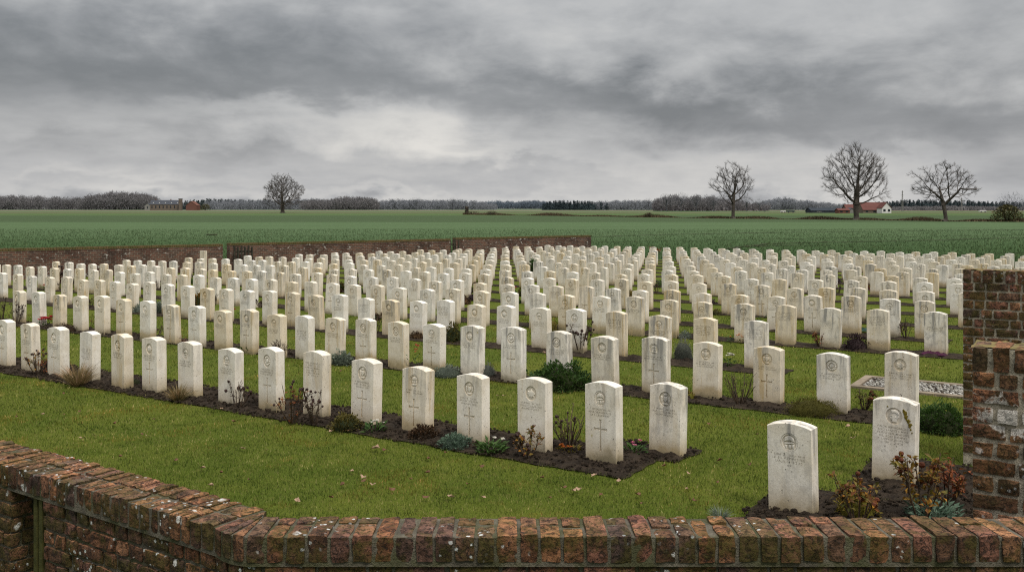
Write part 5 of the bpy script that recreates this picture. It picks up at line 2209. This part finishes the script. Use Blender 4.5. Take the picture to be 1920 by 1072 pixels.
# woods that read as one mass
def wood(name, px0, px1, Y, profile_, mat, seed, label, dens=1.0, conifer=False, depth=60):
    rs = np.random.default_rng(seed)
    k = Y / 1700.0
    V, Fc, c = [], [], 0
    n_tr = int((px1 - px0) * dens * 1.25)
    for i in range(n_tr):
        px = rs.uniform(px0, px1)
        t_ = (px - px0) / (px1 - px0)
        y_ = Y + rs.uniform(0, depth)
        hp = np.interp(t_, [q[0] for q in profile_], [q[1] for q in profile_]) * rs.uniform(.72, 1.2)
        H = hp * k
        x_ = (px - 960) * k
        z0 = field_z(Y) - .5
        W = H * (rs.uniform(.26, .36) if conifer else rs.uniform(.5, .75))
        m_ = 190 if conifer else 260
        a = rs.uniform(0, 6.28, m_)
        if conifer:
            hh = rs.random(m_) ** .8
            r_ = (1 - hh) * W * .5 * np.sqrt(rs.random(m_)) + .1
            P = np.stack([x_ + r_ * np.cos(a), y_ + r_ * np.sin(a), z0 + hh * H], 1)
            D = np.stack([np.cos(a) * .9, np.sin(a) * .9, rs.uniform(-.5, .3, m_)], 1) * (H * .09)
            wd_ = H * .045
        else:
            cth = rs.uniform(-1, 1, m_)
            r_ = rs.random(m_) ** .4
            s_ = np.sqrt(1 - cth ** 2)
            P = np.stack([x_ + W * .5 * r_ * s_ * np.cos(a), y_ + W * .5 * r_ * s_ * np.sin(a), z0 + H * .55 + H * .45 * r_ * cth], 1)
            D = np.stack([rs.normal(0, .35, m_), rs.normal(0, .35, m_), rs.uniform(.3, 1.1, m_)], 1) * (H * .12)
            wd_ = H * .016
        S = np.stack([rs.uniform(.5, 1, m_), rs.uniform(-.6, .6, m_), np.zeros(m_)], 1) * wd_
        V.append(np.stack([P - S, P + S, P + D], 1).reshape(-1, 3))
        # trunks
        tw_ = H * .011
        tv = np.array([[x_ - tw_, y_, z0], [x_ + tw_, y_, z0], [x_ + rs.normal(0, .3), y_, z0 + H * .75]])
        V.append(tv)
    # undergrowth filling the foot of the wood
    m_ = int((px1 - px0) * 26)
    px = rs.uniform(px0, px1, m_)
    hp = np.interp((px - px0) / (px1 - px0), [q[0] for q in profile_], [q[1] for q in profile_])
    P = np.stack([(px - 960) * k, Y + rs.uniform(0, depth, m_), field_z(Y) - .5 + hp * k * rs.random(m_) ** 1.5 * .72], 1)
    D = np.stack([rs.normal(0, 1.0, m_), rs.normal(0, .5, m_), rs.uniform(.8, 2.6, m_)], 1)
    S = np.stack([rs.uniform(.4, 1.3, m_), rs.uniform(-.5, .5, m_), rs.normal(0, .3, m_)], 1) * .6
    V.append(np.stack([P - S, P + S, P + D], 1).reshape(-1, 3))
    V = np.concatenate(V)
    me = np_mesh(name, V, np.arange(len(V)).reshape(-1, 3), mat)
    tag(link(name, me), label, 'wood', kind='stuff')


def hazy(name, c1, c2):
    t = NT(name)
    r = t.island()
    c = t.ramp(r, [(0, c1), (1, c2)])
    return t.finish(c, 1.0, 0.0)


W_BARE = hazy('bare_wood_haze', (.11, .108, .115), (.18, .168, .165))  # these wood colours carry the distance haze in themselves
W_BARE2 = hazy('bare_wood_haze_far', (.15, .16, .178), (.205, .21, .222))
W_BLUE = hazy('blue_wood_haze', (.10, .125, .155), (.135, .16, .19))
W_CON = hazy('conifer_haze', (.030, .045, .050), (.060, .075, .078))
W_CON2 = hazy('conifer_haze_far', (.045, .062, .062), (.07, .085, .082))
W_BUSH = hazy('hedge_brown', (.05, .038, .025), (.10, .075, .045))
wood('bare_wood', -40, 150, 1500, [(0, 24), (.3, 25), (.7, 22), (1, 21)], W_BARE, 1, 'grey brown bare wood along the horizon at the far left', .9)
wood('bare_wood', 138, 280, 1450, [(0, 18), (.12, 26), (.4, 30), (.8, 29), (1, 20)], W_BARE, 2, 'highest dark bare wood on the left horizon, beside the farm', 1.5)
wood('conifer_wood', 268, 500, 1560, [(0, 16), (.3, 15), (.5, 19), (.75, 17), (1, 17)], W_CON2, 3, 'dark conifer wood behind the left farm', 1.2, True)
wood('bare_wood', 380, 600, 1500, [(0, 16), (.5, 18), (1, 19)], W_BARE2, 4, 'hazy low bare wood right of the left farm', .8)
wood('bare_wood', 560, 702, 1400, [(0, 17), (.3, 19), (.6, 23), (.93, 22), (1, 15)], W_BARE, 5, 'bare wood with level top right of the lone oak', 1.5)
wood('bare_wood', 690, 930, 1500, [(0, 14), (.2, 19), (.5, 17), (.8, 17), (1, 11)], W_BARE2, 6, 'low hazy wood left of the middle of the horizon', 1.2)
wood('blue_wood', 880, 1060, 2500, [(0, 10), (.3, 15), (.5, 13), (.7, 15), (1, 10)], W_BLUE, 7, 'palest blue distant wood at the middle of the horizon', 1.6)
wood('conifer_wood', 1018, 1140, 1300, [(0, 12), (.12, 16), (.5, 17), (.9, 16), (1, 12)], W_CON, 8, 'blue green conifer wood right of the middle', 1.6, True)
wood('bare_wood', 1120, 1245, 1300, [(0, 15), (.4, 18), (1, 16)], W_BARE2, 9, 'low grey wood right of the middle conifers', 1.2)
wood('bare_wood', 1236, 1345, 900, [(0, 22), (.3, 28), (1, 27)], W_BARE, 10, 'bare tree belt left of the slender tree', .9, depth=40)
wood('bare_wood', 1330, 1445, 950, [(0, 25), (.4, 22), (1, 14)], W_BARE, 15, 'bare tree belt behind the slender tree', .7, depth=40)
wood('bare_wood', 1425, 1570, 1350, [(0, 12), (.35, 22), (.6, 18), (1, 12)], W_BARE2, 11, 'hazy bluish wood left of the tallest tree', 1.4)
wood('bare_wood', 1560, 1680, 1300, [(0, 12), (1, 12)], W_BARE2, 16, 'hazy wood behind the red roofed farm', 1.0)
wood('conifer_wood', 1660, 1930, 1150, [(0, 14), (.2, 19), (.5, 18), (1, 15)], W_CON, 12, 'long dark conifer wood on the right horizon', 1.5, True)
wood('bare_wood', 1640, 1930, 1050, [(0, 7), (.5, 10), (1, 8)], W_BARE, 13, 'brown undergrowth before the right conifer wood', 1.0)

# rough grass and bramble strip below the tall trees
rs_ = np.random.default_rng(8)
m_ = 16000
px = 868 + (2000 - 868) * rs_.random(m_)
Yl = np.interp(px, [868, 1000, 1216, 1375, 1606, 1771, 1900, 2000], [425, 380, 310, 275, 248, 222, 212, 205]) + rs_.normal(0, 1.6, m_)
hh = rs_.uniform(.2, .75, m_) * (1 + .8 * np.sin(px * .05) * np.sin(px * .013 + 1)) * np.interp(px, [868, 1200, 2000], [1.5, 1.0, .9])
P = np.stack([(px - 960) / 1700 * Yl, Yl, np.maximum(0, .0108 * (Yl - 62)) - .05], 1)
S = np.stack([rs_.uniform(.05, .2, m_), rs_.uniform(-.1, .1, m_), np.zeros(m_)], 1)
D = np.stack([rs_.normal(0, .25, m_), rs_.normal(0, .2, m_), np.maximum(.08, hh)], 1)
V = np.stack([P - S, P + S, P + D], 1).reshape(-1, 3)
tag(link('rough_grass', np_mesh('rough_grass', V, np.arange(len(V)).reshape(-1, 3), W_BUSH)), 'brown rough grass strip along the ditch below the tall trees', 'grass', kind='stuff')


def field_bush(px, Y, wpx, hpx, mat, label, n=500, seed=1, twigs=True, ll=.5):
    k = Y / 1700.0
    r = empty('field_bush', ((px - 960) * k, Y, field_z(Y) - .1))
    tag(r, label, 'bush')
    rg_ = random.Random(seed)
    W, H = wpx * k, hpx * k
    lf, st = MB(), MB()
    for i in range(n):
        a = rg_.uniform(0, 6.28)
        t_ = rg_.random() ** .5
        z = rg_.random()
        rr = W * .5 * math.sqrt(max(0, 1 - (z * 1.0) ** 2)) * t_
        p = Vector((math.cos(a) * rr, math.sin(a) * rr, z * H * .92))
        d = Vector((math.cos(a) * .7 + rg_.uniform(-.5, .5), math.sin(a) * .7, rg_.uniform(-.1, 1)))
        lf.leaf(p, d, ll * rg_.uniform(.5, 1.2), ll * .4, rg_)
    for i in range(26):
        a = rg_.uniform(0, 6.28)
        e = Vector((math.cos(a) * W * .45 * rg_.random(), math.sin(a) * W * .4, H * rg_.uniform(.6, 1.05)))
        st.tube([(0, 0, 0), e * .5 + Vector((0, 0, H * .08)), e], [.07, .05, .02], 3, cap=False)
    lf.build('leaves', mat, r)
    st.build('stems', M_BARK, r)


W_OLIVEB = hazy('olive_bush', (.07, .068, .03), (.15, .135, .06))
field_bush(1888, 212, 56, 33, W_OLIVEB, 'olive leafy bush at the right edge, below a bare crown', 1500, 3, ll=.6)
far_tree(1902, 225, 55, 62, 19, 'rounded bare tree above the olive bush at the right edge')
field_bush(1216, 308, 22, 9, W_BUSH, 'small dark round bush in the ditch right of the middle', 500, 4, ll=.35)
field_bush(922, 405, 26, 8, W_BUSH, 'low brown bush right of the stump', 400, 5, ll=.4)
field_bush(885, 422, 36, 7, W_BUSH, 'low bramble around the foot of the stump', 400, 6, ll=.4)
# tall stump
r = empty('tree_stump', ((875 - 960) / 1700 * 424, 424, field_z(424) - .1))
tag(r, 'dark upright tree stump standing in the field at the middle', 'stump')
mb = MB()
mb.tube([(0, 0, 0), (.05, 0, 1.2), (0, 0, 2.6), (.05, 0, 3.6), (.1, 0, 3.9)], [.95, .72, .66, .6, .45], 9)
mb.build('trunk', M_BARK, r)
mb = MB()
rgk = random.Random(6)
for i in range(260):
    a = rgk.uniform(0, 6.28)
    z = rgk.uniform(.2, 3.9)
    mb.leaf((math.cos(a) * .66, math.sin(a) * .66, z), (math.cos(a), math.sin(a), rgk.uniform(-.4, .8)), .4, .25, rgk)
mb.build('ivy', W_BUSH, r)


# ------------------------------------------------------------------ distant farms
def hz(name, c):
    return plain(name, c, tuple(x * .85 for x in c), .4, 1.0, 0, 0)


F_ROOFG = hz('grey_slate_roof', (.075, .08, .092))
F_WALLB = hz('brown_wall', (.15, .12, .095))
F_RED = hz('red_brick_wall', (.15, .075, .058))
F_REDROOF = hz('red_tile_roof', (.125, .058, .05))
F_WHITE = hz('white_render', (.62, .60, .57))
F_DARK = hz('dark_sheet', (.045, .052, .06))
F_WIN = hz('window_dark', (.03, .035, .04))
F_GREY = hz('grey_render', (.22, .21, .19))


def house(name, px0, px1, Y, eave, ridge, wallm, roofm, label, cat, depth=9.0, gable_front=False, dormers=0, windows=0, chim=0, rot=0):
    """house with gabled roof; heights in photo points at its distance"""
    k = Y / 1700.0
    L = (px1 - px0) * k
    he, hr = eave * k, ridge * k
    r = empty(name, (((px0 + px1) / 2 - 960) * k, Y, field_z(Y) - .2), rot)
    tag(r, label, cat)
    w_ = MB()
    hl, hd_ = L / 2, depth / 2
    if not gable_front:
        w_.add([(-hl, -hd_, 0), (hl, -hd_, 0), (hl, hd_, 0), (-hl, hd_, 0), (-hl, -hd_, he), (hl, -hd_, he), (hl, hd_, he), (-hl, hd_, he), (-hl, 0, hr - .1), (hl, 0, hr - .1)],
               [(0, 1, 5, 4), (2, 3, 7, 6), (1, 2, 6, 9, 5), (3, 0, 4, 8, 7)])
        rf = MB()
        o = .3
        for s in (-1, 1):
            rf.add([(-hl - o, s * (hd_ + o), he - .1), (hl + o, s * (hd_ + o), he - .1), (hl + o, 0, hr), (-hl - o, 0, hr), (-hl - o, s * (hd_ + o), he + .1), (hl + o, s * (hd_ + o), he + .1), (hl + o, 0, hr + .25), (-hl - o, 0, hr + .25)],
                   [(0, 1, 2, 3), (4, 7, 6, 5), (0, 4, 5, 1), (1, 5, 6, 2), (3, 2, 6, 7), (0, 3, 7, 4)])
    else:
        w_.add([(-hl, -hd_, 0), (hl, -hd_, 0), (hl, hd_, 0), (-hl, hd_, 0), (-hl, -hd_, he), (hl, -hd_, he), (hl, hd_, he), (-hl, hd_, he), (0, -hd_, hr - .1), (0, hd_, hr - .1)],
               [(0, 1, 5, 8, 4), (2, 3, 7, 9, 6), (1, 2, 6, 5), (3, 0, 4, 7)])
        rf = MB()
        for s in (-1, 1):
            rf.add([(s * (hl + .3), -hd_ - .3, he - .15), (s * (hl + .3), hd_ + .3, he - .15), (0, hd_ + .3, hr), (0, -hd_ - .3, hr), (s * (hl + .3), -hd_ - .3, he + .1), (s * (hl + .3), hd_ + .3, he + .1), (0, hd_ + .3, hr + .25), (0, -hd_ - .3, hr + .25)],
                   [(0, 1, 2, 3), (4, 7, 6, 5), (0, 4, 5, 1), (1, 5, 6, 2), (0, 3, 7, 4)])
    w_.build('wall', wallm, r)
    rfo = rf.build('roof', roofm, r)
    for i in range(windows):
        x = -hl + L * (i + .5) / windows
        mb = MB()
        ww = min(.7, L / windows * .3)
        mb.box((x - ww, -hd_ - .06, he * .35), (x + ww, -hd_ - .01, he * .8))
        mb.build('window', F_WIN, r)
    for i in range(dormers):
        x = -hl + L * (i + .5) / dormers
        mb = MB()
        zz = he + (hr - he) * .35
        mb.box((x - .55, -hd_ * .75, zz - .5), (x + .55, -hd_ * .3, zz + .9))
        mb.build('dormer', F_WHITE, r)
    for i in range(chim):
        x = -hl + L * (i + .3) / max(1, chim)
        mb = MB()
        mb.box((x - .5, -.4, hr - .4), (x + .5, .4, hr + 1.5))
        mb.build('chimney', F_RED, rfo)
    return r


house('farmhouse', 284, 340, 1200, 11, 19, F_WALLB, F_ROOFG, 'long grey roofed farmhouse with white dormers on the left horizon', 'farmhouse', 9, windows=8, dormers=5, chim=2)
house('farm_barn', 352, 372, 1195, 9, 17, F_RED, F_RED, 'red brick barn gable right of the left farmhouse', 'barn', 14, gable_front=True)
house('farm_shed', 273, 284, 1200, 9, 13, F_GREY, F_ROOFG, 'small pale shed at the left end of the left farmhouse', 'shed', 7, gable_front=True, windows=1)
r = empty('farm_tower', ((338.5 - 960) / 1700 * 1190, 1190, field_z(1190)))
tag(r, 'narrow brown tower beside the left farmhouse', 'tower')
mb = MB()
mb.prism([(-1.9, -1.9), (1.9, -1.9), (1.9, 1.9), (-1.9, 1.9)], 0, 14.6)
mb.build('wall', F_WALLB, r)
mb = MB()
mb.prism([(-2.1, -2.1), (2.1, -2.1), (2.1, 2.1), (-2.1, 2.1)], 14.6, 15.3)
mb.build('roof', F_ROOFG, r)
mb = MB()
mb.box((-.4, -1.98, 10), (.4, -1.91, 12))
mb.build('window', F_WIN, r)
field_bush(385, 1190, 18, 12, W_OLIVEB, 'ochre rounded bush beside the red barn of the left farm', 300, 9, ll=2.0)
# right farm
YR = 560
house('long_barn', 1516, 1572, YR + 20, 4.5, 9.5, F_DARK, F_DARK, 'long low dark barn left of the tallest tree', 'barn', 12, windows=0)
house('brick_house', 1569, 1590, YR - 20, 6, 9, F_RED, F_REDROOF, 'small red brick outbuilding left of the tallest tree trunk', 'outbuilding', 6, windows=2)
house('farm_shed', 1588, 1600, YR - 15, 5, 10, F_GREY, F_ROOFG, 'grey gabled shed beside the red brick outbuilding', 'shed', 6, gable_front=True)
house('red_roof_barn', 1612, 1654, YR, 6, 20, F_WALLB, F_REDROOF, 'large barn with steep red tiled roof right of the tallest tree', 'barn', 11, windows=3)
house('white_house', 1649, 1666, YR - 12, 10, 20.5, F_WHITE, F_REDROOF, 'white gabled house with red roof at the right end of the farm', 'house', 8, gable_front=True, windows=2)
house('brick_house', 1583, 1614, YR + 14, 6, 16, F_WALLB, F_REDROOF, 'red roofed building behind the tallest tree trunk', 'building', 9, windows=0)


def trailer(px, Y, wpx, hpx, bm_, label):
    k = Y / 1700
    r = empty('farm_trailer', ((px - 960) * k, Y, field_z(Y)))
    tag(r, label, 'trailer')
    W, H = wpx * k, hpx * k
    mb = MB()
    mb.prism([(-W / 2, -1.1), (W / 2, -1.1), (W / 2, 1.1), (-W / 2, 1.1)], .55, H)
    mb.build('box', bm_, r)
    for x in (-.3, .3):
        mb = MB()
        mb.tube([(x * W, -1.15, .45), (x * W, -.85, .45)], [.45, .45], 12)
        mb.build('wheel', F_DARK, r)
    mb = MB()
    mb.tube([(W / 2, 0, .7), (W / 2 + 1.2, 0, .6)], [.08, .08], 5)
    mb.build('drawbar', F_DARK, r)


trailer(1468, 590, 9, 4.2, F_WHITE, 'white box trailer in the fields left of the farm')
trailer(1482, 592, 14, 4.0, F_DARK, 'dark trailer beside the white one left of the farm')
trailer(1536, 560, 7, 3.2, F_GREY, 'small grey trailer before the long dark barn')
trailer(1842, 640, 12, 4, F_WHITE, 'low white trailer in the field at the right horizon')


# lattice masts
def mast(px, Y, hpx, arms, label):
    k = Y / 1700
    r = empty('lattice_mast', ((px - 960) * k, Y, field_z(Y)))
    tag(r, label, 'mast')
    H = hpx * k
    mb = MB()
    c = [(-.7, -.7), (.7, -.7), (.7, .7), (-.7, .7)]
    for (x, y) in c:
        mb.tube([(x, y, 0), (x * .25, y * .25, H)], [.12, .08], 4)
    n_ = 9
    for i in range(n_):
        z0, z1 = H * i / n_, H * (i + 1) / n_
        f0, f1 = 1 - .75 * i / n_, 1 - .75 * (i + 1) / n_
        for j in range(4):
            a, b = c[j], c[(j + 1) % 4]
            mb.tube([(a[0] * f0, a[1] * f0, z0), (b[0] * f1, b[1] * f1, z1)], [.06, .06], 3)
    mb.build('lattice', F_GREY, r)
    for (z, w_) in arms:
        mb = MB()
        mb.tube([(-w_ / 2, 0, H * z), (w_ / 2, 0, H * z)], [.12, .12], 4)
        mb.build('cross_arm', F_GREY, r)


mast(1692, 800, 39, [(.78, 3.0), (.93, 2.4)], 'lattice mast with two cross arms on the right horizon')
mast(1803, 900, 25, [(.8, 2.6)], 'shorter lattice mast right of the crooked tree')

# clod of dark earth lying in the near field
Yc = 5491 / (442 - 389.6)
mb = MB()
rgk = random.Random(12)
for i in range(9):
    mb.ball(((i - 4) * .18, rgk.uniform(-.1, .1), .06), (.16, .12, .10), 7, 5, bump=.4, seed=i * 3.0)
o = mb.build('earth_clods', M_SOIL)
o.scale = (.75, .75, .6)
o.location = ((397 - 960) / 1700 * Yc, Yc, field_z(Yc) + .1)
tag(o, 'dark line of earth clods lying in the green field beyond the wall', 'earth clods')
print('objects', len(scene.objects))
